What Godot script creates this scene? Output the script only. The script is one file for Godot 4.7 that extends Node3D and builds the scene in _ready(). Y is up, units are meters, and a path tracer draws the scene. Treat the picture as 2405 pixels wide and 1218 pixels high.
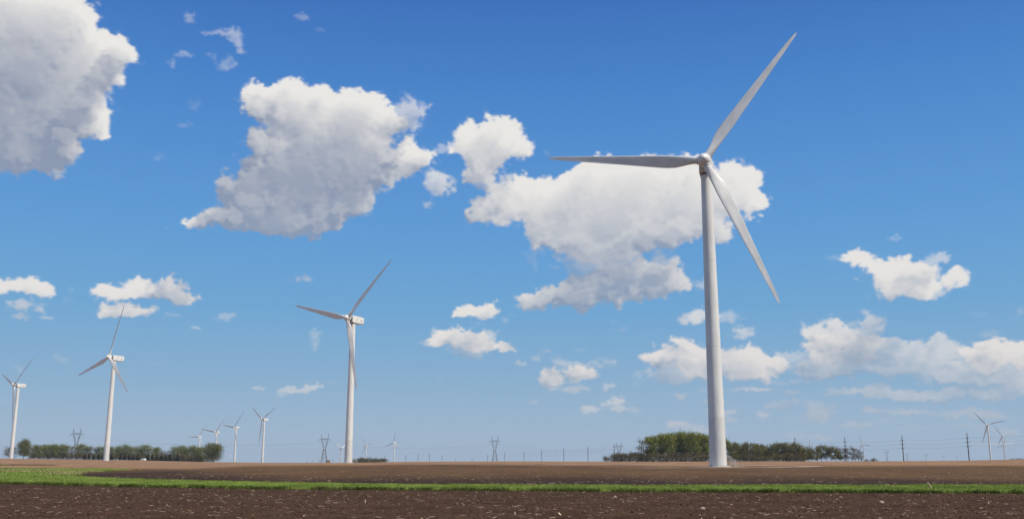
extends Node3D
# A wind farm on flat ploughed land: metres, y up, the camera looks along -z.

const EYE := 1.8
const SUN := Vector3(0.544, 0.788, 0.289)      # towards the sun
const SKY_W := 4096
const SKY_H := 4096

var used := {}
var rng := RandomNumberGenerator.new()
var soft_noise := FastNoiseLite.new()
var puffs_list: Array = []


func _ready() -> void:
	# ---------- camera, sky, sun, exposure
	var cam := Camera3D.new()
	cam.name = "camera"
	cam.position = Vector3(0, EYE, 0)
	cam.rotation_degrees = Vector3(11.672, 0, 0)
	cam.keep_aspect = Camera3D.KEEP_HEIGHT
	cam.fov = 29.92
	cam.near = 0.5
	cam.far = 30000.0
	add_child(cam)
	rng.seed = 7
	soft_noise.seed = 3
	soft_noise.frequency = 1.0
	soft_noise.fractal_octaves = 4
	var env := Environment.new()
	env.background_mode = Environment.BG_SKY
	var pano := PanoramaSkyMaterial.new()
	pano.panorama = ImageTexture.create_from_image(paint_sky())
	var sky := Sky.new()
	sky.sky_material = pano
	env.sky = sky
	env.ambient_light_source = Environment.AMBIENT_SOURCE_SKY
	env.tonemap_mode = Environment.TONE_MAPPER_LINEAR
	env.tonemap_exposure = 1.0
	env.sdfgi_enabled = true
	env.ssao_enabled = true
	env.ssil_enabled = true
	env.fog_enabled = true
	env.fog_density = 0.00005
	env.fog_light_color = Color(0.80, 0.88, 0.97)
	var world := WorldEnvironment.new()
	world.name = "world_environment"
	world.environment = env
	add_child(world)
	var sun := DirectionalLight3D.new()
	sun.name = "sun"
	sun.light_energy = 1.6
	sun.light_color = Color(1.0, 0.955, 0.89)
	sun.light_angular_distance = 0.5
	sun.shadow_enabled = true
	add_child(sun)
	sun.look_at_from_position(Vector3.ZERO, -SUN, Vector3.RIGHT)
	# ---------- the place
	build_ground()
	build_turbines()
	build_pylons()
	build_poles()
	build_trees()
	build_field_details()


# ======================================================================== helpers
func numbered(called: String) -> String:
	var n: int = used.get(called, 0)
	used[called] = n + 1
	return called if n == 0 else "%s_%03d" % [called, n]


func tag(o: Node, label: String, category: String, group := "", kind := "") -> void:
	if label: o.set_meta("label", label)
	if category: o.set_meta("category", category)
	if group: o.set_meta("group", group)
	if kind: o.set_meta("kind", kind)


func thing(called: String, label: String, category: String, at := Vector3.ZERO, group := "") -> Node3D:
	var o := Node3D.new()
	o.name = numbered(called)
	o.position = at
	tag(o, label, category, group)
	add_child(o)
	return o


func part(called: String, mesh: Mesh, m: Material, parent: Node, xf := Transform3D()) -> MeshInstance3D:
	var o := MeshInstance3D.new()
	o.name = numbered(called) if parent == self else called
	o.mesh = mesh
	o.material_override = m
	o.transform = xf
	if parent != self:
		var n := 0
		while parent.has_node(NodePath(o.name)):
			n += 1
			o.name = "%s_%03d" % [called, n]
	parent.add_child(o, true)
	return o


func many(called: String, mesh: Mesh, m: Material, xfs: Array, tints: PackedColorArray, parent: Node = self) -> MultiMeshInstance3D:
	var mm := MultiMesh.new()
	mm.transform_format = MultiMesh.TRANSFORM_3D
	mm.use_colors = true
	mm.mesh = mesh
	mm.instance_count = xfs.size()
	for i in xfs.size():
		mm.set_instance_transform(i, xfs[i])
		mm.set_instance_color(i, tints[i])
	var o := MultiMeshInstance3D.new()
	o.name = numbered(called) if parent == self else called
	o.multimesh = mm
	o.material_override = m
	parent.add_child(o, true)
	return o


func srgb(r: float, g: float, b: float) -> Color:      # a linear base colour as the sRGB that albedo_color takes
	return Color(r, g, b).linear_to_srgb()


func mat(c: Color, rough := 0.9, vertex := false) -> StandardMaterial3D:
	var m := StandardMaterial3D.new()
	m.albedo_color = c
	m.roughness = rough
	m.vertex_color_use_as_albedo = vertex
	return m


func grain(seed_: int, freq: float, low: float, high: float, size := 512, octaves := 4) -> ImageTexture:
	# a seamless grey grain between two values
	var n := FastNoiseLite.new()
	n.seed = seed_
	n.frequency = freq
	n.fractal_octaves = octaves
	var im := n.get_seamless_image(size, size)
	im.convert(Image.FORMAT_RGB8)
	for y in size:
		for x in size:
			var v := lerpf(low, high, im.get_pixel(x, y).r)
			im.set_pixel(x, y, Color(v, v, v))
	return ImageTexture.create_from_image(im)


class Shape:
	var v := PackedVector3Array()
	var c := PackedColorArray()
	var f := PackedInt32Array()
	var tint := Color.WHITE

	func point(p: Vector3) -> int:
		v.append(p)
		c.append(tint)
		return v.size() - 1

	func tri(a: int, b: int, d: int) -> void:
		f.append(a); f.append(b); f.append(d)

	func quad(a: Vector3, b: Vector3, d: Vector3, e: Vector3) -> void:   # flat, any side
		var i := v.size()
		for p in [a, b, d, e]:
			point(p)
		tri(i, i + 1, i + 2); tri(i, i + 2, i + 3)

	func loft(rings: Array, caps := true, closed := true) -> void:   # rings of the same number of points
		var first := v.size()
		var n: int = rings[0].size()
		var from := f.size()
		for r in rings:
			for p in r:
				point(p)
		for k in rings.size() - 1:
			for i in (n if closed else n - 1):
				var a := first + k * n + i
				var b := first + k * n + (i + 1) % n
				tri(a, b, b + n); tri(a, b + n, a + n)
		# turn the faces outwards
		var sum := 0.0
		for t in range(from, f.size(), 3):
			var k := (f[t] - first) / n
			var mid := Vector3.ZERO
			for p in rings[mini(k, rings.size() - 1)]:
				mid += p
			mid /= n
			var nn := (v[f[t + 2]] - v[f[t]]).cross(v[f[t + 1]] - v[f[t]])
			sum += nn.dot((v[f[t]] + v[f[t + 1]] + v[f[t + 2]]) / 3.0 - mid)
		if sum < 0:
			for t in range(from, f.size(), 3):
				var s := f[t + 1]
				f[t + 1] = f[t + 2]
				f[t + 2] = s
		if caps and closed:
			for e in [0, rings.size() - 1]:
				var r: PackedVector3Array = rings[e]
				var mid := Vector3.ZERO
				for p in r:
					mid += p
				mid /= n
				var other := Vector3.ZERO
				for p in rings[1 if e == 0 else e - 1]:
					other += p
				other /= n
				var i0 := v.size()
				point(mid)
				for p in r:
					point(p)
				for i in n:
					var a := i0 + 1 + i
					var b := i0 + 1 + (i + 1) % n
					var nn := (v[b] - v[i0]).cross(v[a] - v[i0])
					if nn.dot(mid - other) >= 0: tri(i0, a, b)
					else: tri(i0, b, a)

	func ring(at: Vector3, x: Vector3, y: Vector3, n := 16) -> PackedVector3Array:
		var r := PackedVector3Array()
		for i in n:
			var a := TAU * i / n
			r.append(at + x * cos(a) + y * sin(a))
		return r

	func bar(a: Vector3, b: Vector3, r0: float, r1: float, n := 5) -> void:
		var d := (b - a).normalized()
		var x := d.cross(Vector3.UP if absf(d.y) < 0.9 else Vector3.RIGHT).normalized()
		var y := d.cross(x)
		loft([ring(a, x * r0, y * r0, n), ring(b, x * r1, y * r1, n)])

	func path(points: Array, radii: Array, n := 5) -> void:
		var rings := []
		for i in points.size():
			var d: Vector3 = (points[mini(i + 1, points.size() - 1)] - points[maxi(i - 1, 0)]).normalized()
			var x := d.cross(Vector3.UP if absf(d.y) < 0.9 else Vector3.RIGHT).normalized()
			rings.append(ring(points[i], x * radii[i], d.cross(x) * radii[i], n))
		loft(rings)

	func box(lo: Vector3, hi: Vector3) -> void:
		var p := []
		for k in 8:
			p.append(Vector3(hi.x if k & 1 else lo.x, hi.y if k & 2 else lo.y, hi.z if k & 4 else lo.z))
		for q in [[0, 2, 3, 1], [4, 5, 7, 6], [0, 1, 5, 4], [2, 6, 7, 3], [0, 4, 6, 2], [1, 3, 7, 5]]:
			var a: Vector3 = p[q[0]]
			var nn: Vector3 = (p[q[2]] - a).cross(p[q[1]] - a)
			if nn.dot(a + p[q[2]] - lo - hi) >= 0: quad(p[q[0]], p[q[1]], p[q[2]], p[q[3]])
			else: quad(p[q[3]], p[q[2]], p[q[1]], p[q[0]])

	func mesh(normals := PackedVector3Array()) -> ArrayMesh:
		if normals.is_empty():
			normals.resize(v.size())
			for t in range(0, f.size(), 3):
				var nn := (v[f[t + 2]] - v[f[t]]).cross(v[f[t + 1]] - v[f[t]])
				for k in 3:
					normals[f[t + k]] += nn
			for i in normals.size():
				normals[i] = normals[i].normalized() if normals[i].length_squared() > 0 else Vector3.UP
		var a := []
		a.resize(Mesh.ARRAY_MAX)
		a[Mesh.ARRAY_VERTEX] = v
		a[Mesh.ARRAY_NORMAL] = normals
		a[Mesh.ARRAY_COLOR] = c
		a[Mesh.ARRAY_INDEX] = f
		var m := ArrayMesh.new()
		m.add_surface_from_arrays(Mesh.PRIMITIVE_TRIANGLES, a)
		return m


func along(xs: Array, ys: Array, x: float) -> float:      # linear in between
	if x <= xs[0]: return ys[0]
	for i in range(1, xs.size()):
		if x <= xs[i]:
			return lerpf(ys[i - 1], ys[i], (x - xs[i - 1]) / (xs[i] - xs[i - 1]))
	return ys[-1]


# ======================================================================== the sky
func puffs(_name: String, dark: float, list: Array) -> void:      # each: azimuth, elevation, half width, half height (degrees), thickness
	for b in list:
		b.append(dark)
		puffs_list.append(b)


func sky_color(el: float) -> Color:      # linear
	const E := [0.0, 2.0, 4.5, 8.5, 12.5, 17.0, 21.5, 27.0, 45.0, 90.0]
	const C := [Color(0.660, 0.735, 0.802), Color(0.618, 0.718, 0.808), Color(0.545, 0.690, 0.812), Color(0.445, 0.655, 0.828), Color(0.390, 0.620, 0.835), Color(0.345, 0.572, 0.818), Color(0.295, 0.520, 0.790), Color(0.240, 0.440, 0.730), Color(0.19, 0.37, 0.66), Color(0.16, 0.32, 0.60)]
	for i in range(1, E.size()):
		if el <= E[i]:
			return C[i - 1].srgb_to_linear().lerp(C[i].srgb_to_linear(), clampf((el - E[i - 1]) / (E[i] - E[i - 1]), 0, 1))
	return C[-1].srgb_to_linear()


func paint_sky() -> Image:
	puffs("great_left", 1.35, [[-28.30, 22.51, 3.98, 2.35, 1.00], [-26.19, 20.90, 3.23, 2.09, 1.00], [-24.39, 21.86, 1.89, 1.15, 1.00], [-27.92, 18.84, 3.11, 2.62, 1.00], [-25.37, 19.23, 1.84, 1.45, 1.00], [-27.70, 16.64, 2.58, 1.88, 1.00], [-24.49, 17.99, 1.09, 0.90, 1.00], [-28.99, 21.07, 2.46, 3.21, 1.00], [-26.86, 23.22, 2.37, 1.29, 1.00], [-30.70, 17.93, 2.75, 2.99, 1.00], [-30.75, 22.03, 2.79, 2.93, 1.00], [-26.61, 16.34, 1.47, 1.00, 1.00], [-23.14, 21.94, 0.64, 0.49, 1.00], [-25.59, 16.93, 0.60, 0.56, 1.00], [-23.94, 17.56, 0.48, 0.36, 1.00]])
	puffs("left_centre", 1.60, [[-15.37, 20.54, 1.19, 0.85, 1.00], [-13.35, 20.23, 2.76, 1.31, 1.00], [-11.07, 20.27, 2.55, 1.25, 1.00], [-9.24, 19.52, 2.57, 1.51, 1.00], [-6.92, 19.99, 1.51, 1.22, 0.75], [-5.95, 17.69, 1.09, 0.99, 1.00], [-7.88, 17.38, 1.93, 1.11, 1.00], [-12.48, 17.75, 3.00, 2.67, 1.00], [-13.37, 15.50, 3.45, 2.31, 1.00], [-15.29, 14.77, 2.30, 1.81, 1.00], [-11.36, 15.12, 2.50, 1.96, 1.00], [-13.03, 13.68, 2.58, 1.03, 1.00], [-14.74, 13.59, 1.81, 0.87, 1.00], [-17.49, 13.48, 1.22, 0.57, 1.00], [-18.64, 13.08, 0.74, 0.31, 1.00], [-15.67, 17.93, 0.59, 0.57, 1.00], [-9.35, 15.22, 1.14, 1.04, 1.00], [-10.42, 16.89, 3.04, 2.20, 1.00], [-15.87, 19.71, 0.59, 0.38, 1.00], [-5.75, 20.40, 0.47, 0.54, 0.50], [-5.29, 17.46, 0.57, 0.50, 1.00], [-10.92, 13.66, 1.00, 0.74, 1.00]])
	puffs("high_small", 0.70, [[-1.12, 19.76, 0.79, 0.69, 1.00], [-2.43, 18.76, 1.71, 0.99, 1.00], [-0.86, 18.52, 1.97, 1.11, 1.00], [0.33, 18.15, 1.00, 0.55, 1.00], [-1.90, 17.40, 1.26, 1.12, 1.00], [-1.89, 16.40, 0.73, 0.62, 0.80], [-4.36, 16.24, 0.99, 0.75, 0.85], [-5.04, 14.91, 0.44, 0.32, 0.70], [-4.26, 18.11, 0.57, 0.30, 0.60], [0.99, 18.27, 0.47, 0.35, 0.80]])
	puffs("great_centre", 0.80, [[6.44, 16.44, 2.96, 1.24, 1.00], [4.88, 16.23, 1.68, 1.37, 1.00], [9.25, 16.21, 3.30, 1.23, 1.00], [12.52, 15.92, 2.36, 1.27, 1.00], [13.85, 15.35, 1.28, 1.09, 1.00], [0.33, 15.79, 1.95, 1.05, 1.00], [-0.97, 14.66, 1.69, 1.05, 1.00], [1.75, 15.28, 1.95, 1.13, 1.00], [3.56, 14.63, 2.84, 1.63, 1.00], [7.15, 14.30, 4.08, 1.87, 1.00], [10.69, 14.17, 3.25, 1.36, 1.00], [2.51, 13.27, 1.93, 1.20, 1.00], [5.59, 12.84, 2.68, 1.25, 1.00], [-2.34, 14.27, 0.65, 0.45, 1.00], [12.63, 12.97, 0.74, 0.69, 1.00], [9.14, 12.87, 1.76, 0.69, 1.00], [5.57, 11.84, 2.03, 0.70, 0.80], [1.43, 11.89, 0.51, 0.88, 0.40], [14.56, 14.70, 0.61, 0.92, 1.00], [3.28, 12.38, 1.28, 0.63, 0.80]])
	puffs("lower_centre", 0.80, [[0.95, 9.18, 1.22, 0.60, 1.00], [2.73, 9.38, 1.90, 0.75, 1.00], [5.02, 9.80, 2.53, 1.00, 1.00], [7.06, 10.44, 2.77, 1.05, 1.00], [9.06, 10.39, 1.37, 0.99, 1.00], [9.09, 11.45, 0.95, 0.65, 0.80], [4.03, 11.32, 1.07, 0.60, 0.70], [6.45, 11.33, 1.39, 0.70, 0.80], [9.92, 10.11, 0.50, 0.40, 1.00], [2.50, 11.13, 0.41, 0.25, 0.40]])
	puffs("centre_puffs", 1.00, [[-2.09, 8.58, 1.17, 0.40, 1.00], [-1.33, 8.88, 0.66, 0.35, 1.00], [-2.85, 8.40, 0.66, 0.23, 1.00], [-3.59, 7.04, 1.31, 0.60, 1.00], [-2.46, 6.98, 1.16, 0.55, 1.00], [-4.84, 6.73, 0.75, 0.27, 0.70], [-1.33, 7.26, 0.61, 0.65, 0.75], [-0.82, 6.51, 1.06, 0.30, 1.00], [-2.70, 6.25, 1.31, 0.40, 0.70], [0.56, 5.56, 0.45, 0.17, 0.60], [1.50, 5.93, 0.38, 0.30, 0.60]])
	puffs("low_centre", 1.00, [[2.24, 4.77, 0.65, 0.49, 1.00], [4.19, 4.88, 1.30, 0.44, 1.00], [3.70, 5.38, 1.55, 0.45, 0.70], [5.45, 5.66, 0.80, 0.30, 0.60], [3.55, 4.09, 1.24, 0.22, 0.70], [5.67, 4.25, 0.64, 0.30, 0.70], [4.53, 2.86, 0.64, 0.27, 0.70], [5.84, 3.15, 0.69, 0.49, 0.75], [6.74, 2.85, 0.83, 0.17, 0.60], [-4.23, 4.71, 0.20, 0.12, 0.40], [7.69, 7.89, 0.22, 0.12, 0.40]])
	puffs("behind_tower", 1.00, [[8.55, 5.87, 1.11, 0.64, 1.00], [10.39, 6.08, 1.83, 0.78, 1.00], [12.30, 5.56, 2.40, 0.92, 1.00], [14.20, 5.39, 1.42, 0.77, 1.00], [7.28, 4.73, 0.39, 0.54, 0.50], [10.83, 4.86, 2.66, 0.68, 0.80], [8.88, 4.71, 1.22, 0.49, 0.60], [10.83, 8.11, 1.17, 0.54, 0.85], [12.89, 7.98, 1.01, 0.49, 0.60], [13.45, 7.11, 0.81, 0.49, 0.75], [11.28, 10.07, 0.59, 0.49, 0.70]])
	puffs("right_bird", 0.70, [[20.00, 11.08, 0.86, 0.52, 1.00], [21.41, 10.35, 1.38, 0.75, 1.00], [22.46, 9.62, 1.85, 0.79, 1.00], [24.19, 10.76, 0.60, 0.32, 0.70], [24.94, 9.55, 0.76, 0.50, 1.00], [21.98, 9.00, 1.14, 0.42, 0.85], [23.39, 8.90, 1.18, 0.35, 0.80], [22.10, 11.98, 0.40, 0.19, 0.50], [18.64, 11.24, 0.51, 0.19, 0.40], [23.39, 10.25, 0.86, 0.42, 0.70], [19.27, 8.73, 0.27, 0.21, 0.30], [20.41, 8.81, 0.20, 0.16, 0.30]])
	puffs("right_bank", 0.80, [[18.13, 6.97, 1.71, 0.81, 0.90], [20.29, 7.21, 1.38, 0.66, 0.80], [19.09, 6.08, 2.14, 0.85, 1.00], [21.29, 5.77, 1.97, 0.70, 0.80], [23.66, 5.74, 2.43, 0.68, 0.80], [26.64, 5.53, 1.61, 0.71, 1.00], [18.01, 5.13, 2.00, 0.71, 0.85], [20.57, 4.86, 2.20, 0.60, 0.80], [23.16, 4.77, 2.33, 0.55, 0.70], [25.63, 4.46, 2.04, 0.58, 0.80], [28.13, 5.46, 1.17, 0.74, 1.00], [27.42, 4.24, 0.99, 0.57, 0.80], [16.90, 5.63, 0.69, 0.38, 0.60], [25.91, 7.60, 0.62, 0.18, 0.40], [26.44, 6.62, 0.71, 0.27, 0.40], [27.85, 7.65, 0.28, 0.22, 0.40], [23.94, 6.52, 0.25, 0.18, 0.40]])
	puffs("right_haze", 0.60, [[17.64, 2.83, 0.95, 0.47, 0.70], [20.59, 3.70, 1.86, 0.42, 0.75], [23.47, 3.40, 2.31, 0.41, 0.75], [26.45, 3.39, 1.60, 0.40, 0.75], [15.71, 3.09, 1.15, 0.33, 0.65], [21.38, 2.54, 2.05, 0.23, 0.60], [24.63, 2.39, 2.26, 0.22, 0.60]])
	puffs("left_low", 1.00, [[-27.18, 9.08, 1.51, 0.54, 1.00], [-26.34, 8.92, 0.86, 0.67, 1.00], [-26.96, 7.89, 1.25, 0.40, 0.80], [-27.12, 7.36, 0.48, 0.20, 0.70], [-22.84, 8.89, 1.00, 0.39, 1.00], [-21.22, 9.28, 1.60, 0.56, 1.00], [-19.65, 9.25, 1.18, 0.66, 1.00], [-18.71, 8.90, 0.78, 0.33, 1.00], [-21.69, 8.08, 1.84, 0.37, 1.00], [-22.43, 7.83, 1.00, 0.23, 1.00], [-19.44, 7.91, 0.45, 0.14, 0.50], [-24.84, 8.42, 0.29, 0.27, 0.40], [-24.78, 8.99, 0.19, 0.16, 0.40], [-29.33, 8.64, 1.36, 0.57, 1.00]])
	puffs("left_wisps", 0.60, [[-16.79, 7.79, 0.70, 0.22, 0.45], [-16.23, 8.05, 0.37, 0.26, 0.50], [-18.15, 7.23, 0.34, 0.12, 0.60], [-12.32, 10.35, 0.63, 0.25, 0.70], [-11.52, 6.99, 0.44, 0.39, 0.50], [-11.55, 6.45, 0.27, 0.20, 0.50], [-14.60, 3.97, 0.51, 0.12, 0.60], [-12.59, 3.93, 1.00, 0.17, 0.70], [-11.52, 4.12, 0.58, 0.19, 0.70], [-13.02, 8.05, 0.53, 0.20, 0.30], [-9.86, 3.65, 0.31, 0.12, 0.30], [-22.48, 7.10, 0.48, 0.12, 0.30], [-13.24, 10.24, 0.24, 0.15, 0.30]])
	puffs("high_wisps", 0.40, [[-19.68, 24.36, 0.38, 0.32, 0.50], [-19.89, 22.32, 0.62, 0.18, 0.50], [-20.51, 21.73, 0.38, 0.30, 0.50], [-18.29, 23.74, 1.02, 0.23, 0.60], [-17.04, 23.42, 0.54, 0.64, 0.60], [-17.45, 22.14, 0.68, 0.37, 0.50], [-18.28, 22.47, 0.44, 0.25, 0.45], [-13.09, 25.05, 0.62, 0.25, 0.45], [-12.16, 24.48, 0.41, 0.26, 0.35], [-19.10, 19.69, 0.26, 0.42, 0.35], [-19.60, 18.46, 0.47, 0.21, 0.35], [-20.87, 16.68, 0.46, 0.21, 0.35], [-24.73, 24.31, 0.22, 0.13, 0.50], [-23.14, 20.58, 0.32, 0.20, 0.30], [-26.07, 15.09, 0.46, 0.23, 0.35], [-20.00, 12.67, 0.27, 0.14, 0.30], [2.16, 17.84, 0.18, 0.17, 0.30]])
	var r := RandomNumberGenerator.new()
	r.seed = 21
	var bits: Array = []      # broken puffs low in the hazy air at the right
	for k in 95:
		var az := r.randf_range(9.0, 31.0)
		var el := r.randf_range(1.2, 6.5) - 0.12 * absf(az - 20.0) * r.randf()
		bits.append([az, el, r.randf_range(0.4, 1.3), r.randf_range(0.10, 0.30), r.randf_range(0.45, 0.80)])
	for k in 26:
		bits.append([r.randf_range(-28.0, 10.0), r.randf_range(3.0, 9.0), r.randf_range(0.2, 0.6), r.randf_range(0.07, 0.2), r.randf_range(0.3, 0.6)])
	puffs("broken_puffs", 0.6, bits)
	var others: Array = []      # the same kind of clouds all round, where the picture does not reach
	for k in 170:
		var az := r.randf_range(34, 326)
		var el := 3.0 + 50.0 * pow(r.randf(), 1.6)
		var big := r.randf_range(0.5, 1.3) * (0.9 + el * 0.1)
		for j in r.randi_range(3, 8):
			others.append([wrapf(az + r.randfn() * big * 1.6, -180, 180), el + absf(r.randfn()) * big * 0.55, big * r.randf_range(0.7, 1.4), big * r.randf_range(0.35, 0.75), r.randf_range(0.7, 1.0), 1.0])
	var whole := sky_patch(-180.0, 90.0, 1024, 270, 360.0 / 1024.0, 360.0 / 1024.0, puffs_list + others)
	var im := Image.create(1024, 512, false, Image.FORMAT_RGB8)
	im.fill(sky_color(0).linear_to_srgb())
	im.blit_rect(whole, Rect2i(0, 0, 1024, 258), Vector2i.ZERO)
	im.resize(SKY_W, SKY_H, Image.INTERPOLATE_CUBIC)
	var step := 360.0 / SKY_W
	var c0 := int((180.0 - 34.0) / step)
	var cols := int(68.0 / step)
	var r0 := int((90.0 - 30.0) / (180.0 / SKY_H))
	var rows := int(30.5 / (180.0 / SKY_H))
	im.blit_rect(sky_patch(-180.0 + c0 * step, 90.0 - r0 * 180.0 / SKY_H, cols, rows, step, 180.0 / SKY_H, puffs_list), Rect2i(0, 0, cols, rows), Vector2i(c0, r0))
	var out := Image.create(SKY_W, SKY_H, false, Image.FORMAT_RGB8)      # the picture begins straight ahead
	var half := int(SKY_W / 2.0)
	out.blit_rect(im, Rect2i(half, 0, half, SKY_H), Vector2i.ZERO)
	out.blit_rect(im, Rect2i(0, 0, half, SKY_H), Vector2i(half, 0))
	return out


func sky_patch(az0: float, el0: float, cols: int, rows: int, step: float, rise: float, list: Array) -> Image:
	var warp := FastNoiseLite.new()
	warp.seed = 11
	warp.frequency = 0.50
	warp.fractal_octaves = 7
	warp.fractal_gain = 0.56
	var fine := FastNoiseLite.new()
	fine.seed = 5
	fine.frequency = 0.40
	fine.fractal_octaves = 7
	fine.fractal_gain = 0.55
	var puffy := FastNoiseLite.new()
	puffy.seed = 15
	puffy.frequency = 0.36
	puffy.fractal_octaves = 4
	puffy.fractal_gain = 0.45
	var curl := FastNoiseLite.new()
	curl.seed = 25
	curl.frequency = 1.9
	curl.fractal_octaves = 4
	curl.fractal_gain = 0.6
	var n := cols * rows
	var field := PackedFloat32Array(); field.resize(n)
	var strength := PackedFloat32Array(); strength.resize(n)
	var dark := PackedFloat32Array(); dark.resize(n)
	for b in list:
		var rx: float = b[2] * 1.46
		var ry: float = b[3] * 1.46
		var amp := minf(0.80, ry * 0.65)
		var shadow := clampf(1.7 / ry, 1.0, 2.6)
		var amp2 := minf(0.24, minf(rx, ry * 2.0) * 0.5)
		var i0 := maxi(0, int((b[0] - rx - amp - az0) / step))
		var i1 := mini(cols - 1, int((b[0] + rx + amp - az0) / step))
		var j0 := maxi(0, int((el0 - b[1] - ry - amp) / rise))
		var j1 := mini(rows - 1, int((el0 - b[1] + ry + amp) / rise))
		for j in range(j0, j1 + 1):
			var v := el0 - (j + 0.5) * rise
			for i in range(i0, i1 + 1):
				var u := az0 + (i + 0.5) * step
				var x: float = (u + amp * warp.get_noise_2d(u, v) + amp2 * curl.get_noise_2d(u, v) - b[0]) / rx
				var y: float = (v + amp * warp.get_noise_2d(u + 300.0, v) + amp2 * curl.get_noise_2d(u + 300.0, v) - b[1]) / ry
				var d: float = 1.0 - x * x - y * y
				if d > 0:
					var k := j * cols + i
					d *= d
					field[k] += d
					strength[k] = maxf(strength[k], b[4] * minf(1.0, d * 3.5))
					dark[k] = maxf(dark[k], b[5] * shadow)
	var body := PackedFloat32Array(); body.resize(n)      # what shows
	var bulk := PackedFloat32Array(); bulk.resize(n)      # what holds back the sun
	for j in rows:
		for i in cols:
			var k := j * cols + i
			if field[k] > 0:
				var u := az0 + (i + 0.5) * step
				var v := el0 - (j + 0.5) * rise
				var weak := 1.0 - strength[k]
				var f := minf(field[k], 1.2)
				var big := puffy.get_noise_2d(u, v)
				body[k] = f + 0.03 + ((0.55 + 0.3 * weak) * fine.get_noise_2d(u, v) + (0.15 + 0.75 * weak) * curl.get_noise_2d(u * 1.0 + 70.0, v * 1.4)) * minf(1.0, field[k] * 4.0) - 0.25
				bulk[k] = clampf(f + 0.40 * big - 0.2, 0.0, 1.0) * dark[k]
	var im := Image.create(cols, rows, false, Image.FORMAT_RGB8)
	var lit := Color(0.925, 0.918, 0.905).srgb_to_linear()
	var shade := Color(0.585, 0.605, 0.660).srgb_to_linear()
	for j in rows:
		var el := el0 - (j + 0.5) * rise
		var blue := sky_color(el)
		var far := 0.66 * exp(-maxf(el, 0) / 7.0)
		var haze_lit := lit.lerp(Color(0.82, 0.79, 0.79).srgb_to_linear(), minf(1.0, far * 1.3))
		var haze_shade := shade.lerp(blue, 0.12 + far)
		for i in cols:
			var k := j * cols + i
			var c := blue
			if body[k] > 0:
				var weak := 1.0 - strength[k]
				var a := clampf(body[k] / (0.42 + 1.0 * weak), 0, 1)
				a = a * a * (3.0 - 2.0 * a) * clampf(strength[k] * strength[k] * 1.08, 0, 1)
				var deep := 0.0
				var s := 0.12
				var reach := 0.0
				for m in 11:
					reach += s
					var ii := i + int(reach * 0.50 / step)
					var jj := j - int(reach * 0.86 / rise)
					if ii < 0 or ii >= cols or jj < 0 or jj >= rows: break
					deep += bulk[jj * cols + ii] * s
					s *= 1.26
				var i2 := mini(cols - 1, i + maxi(1, int(0.20 / step)))
				var j2 := maxi(0, j - maxi(1, int(0.28 / rise)))
				var slope := clampf(minf(body[k], 1.0) - minf(body[j2 * cols + i2], 1.0), -0.3, 0.3)
				var i3 := mini(cols - 1, i + maxi(1, int(0.45 / step)))
				var j3 := maxi(0, j - maxi(1, int(0.70 / rise)))
				var swell := clampf(bulk[k] - bulk[j3 * cols + i3], -0.4, 0.5) * a
				var light := clampf(exp(-deep * 0.36) * 1.08 + 0.02 + slope * 0.30 + swell * 0.22, 0.0, 1.0)
				light = 1.0 - pow(1.0 - light, 1.35)
				c = blue.lerp(haze_shade.lerp(haze_lit, light), a)
			im.set_pixel(i, j, c.linear_to_srgb())
	return im


# ======================================================================== the ground
func crest(a: float) -> Vector2:      # how far off the land crests in that direction, and how high
	const AZ := [-0.688, -0.517, -0.379, -0.31, -0.242, -0.164, -0.104, -0.001, 0.119, 0.231, 0.343, 0.45, 0.517, 0.686]
	const SL := [0.00189, 0.00156, -0.00021, -0.00189, -0.00265, -0.00273, -0.0016, -0.00118, -0.00151, -0.00118, -0.00126, -0.00067, 0.00076, 0.00168]
	var d := lerpf(1150.0, 560.0, clampf((a + 0.38) / 0.11, 0, 1))
	return Vector2(d, EYE + along(AZ, SL, a) * d)


func ground(x: float, z: float) -> float:
	var d := maxf(-z, 0)
	if d <= 150: return 0.0
	var c := crest(clampf(x / maxf(d, 1), -0.7, 0.7))
	var t := clampf((d - 150) / (c.x - 150), 0, 1)
	var h := c.y * t * t * (3 - 2 * t)
	if d > c.x: h -= 2 * (1 - exp(-(d - c.x) / 200)) + 0.0045 * (d - c.x)
	return h


func on(x: float, z: float, up := 0.0) -> Vector3:
	return Vector3(x, ground(x, z) + up, z)


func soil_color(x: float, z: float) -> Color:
	# dark damp soil by the grass, drier and paler towards the crest, in uneven patches; a little shade of the soil's relief is put into the tone
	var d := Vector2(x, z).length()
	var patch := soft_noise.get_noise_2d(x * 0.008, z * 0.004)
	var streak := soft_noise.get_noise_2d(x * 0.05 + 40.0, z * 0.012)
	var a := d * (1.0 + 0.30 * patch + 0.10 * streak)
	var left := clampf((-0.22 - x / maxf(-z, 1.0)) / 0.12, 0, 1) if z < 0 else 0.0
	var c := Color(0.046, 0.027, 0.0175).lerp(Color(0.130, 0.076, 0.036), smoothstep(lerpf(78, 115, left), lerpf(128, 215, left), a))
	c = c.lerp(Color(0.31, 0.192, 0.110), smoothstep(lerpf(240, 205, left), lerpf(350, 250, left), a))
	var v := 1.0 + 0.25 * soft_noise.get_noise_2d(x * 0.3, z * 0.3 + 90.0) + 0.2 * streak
	return Color(c.r * v, c.g * v, c.b * v)


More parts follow.
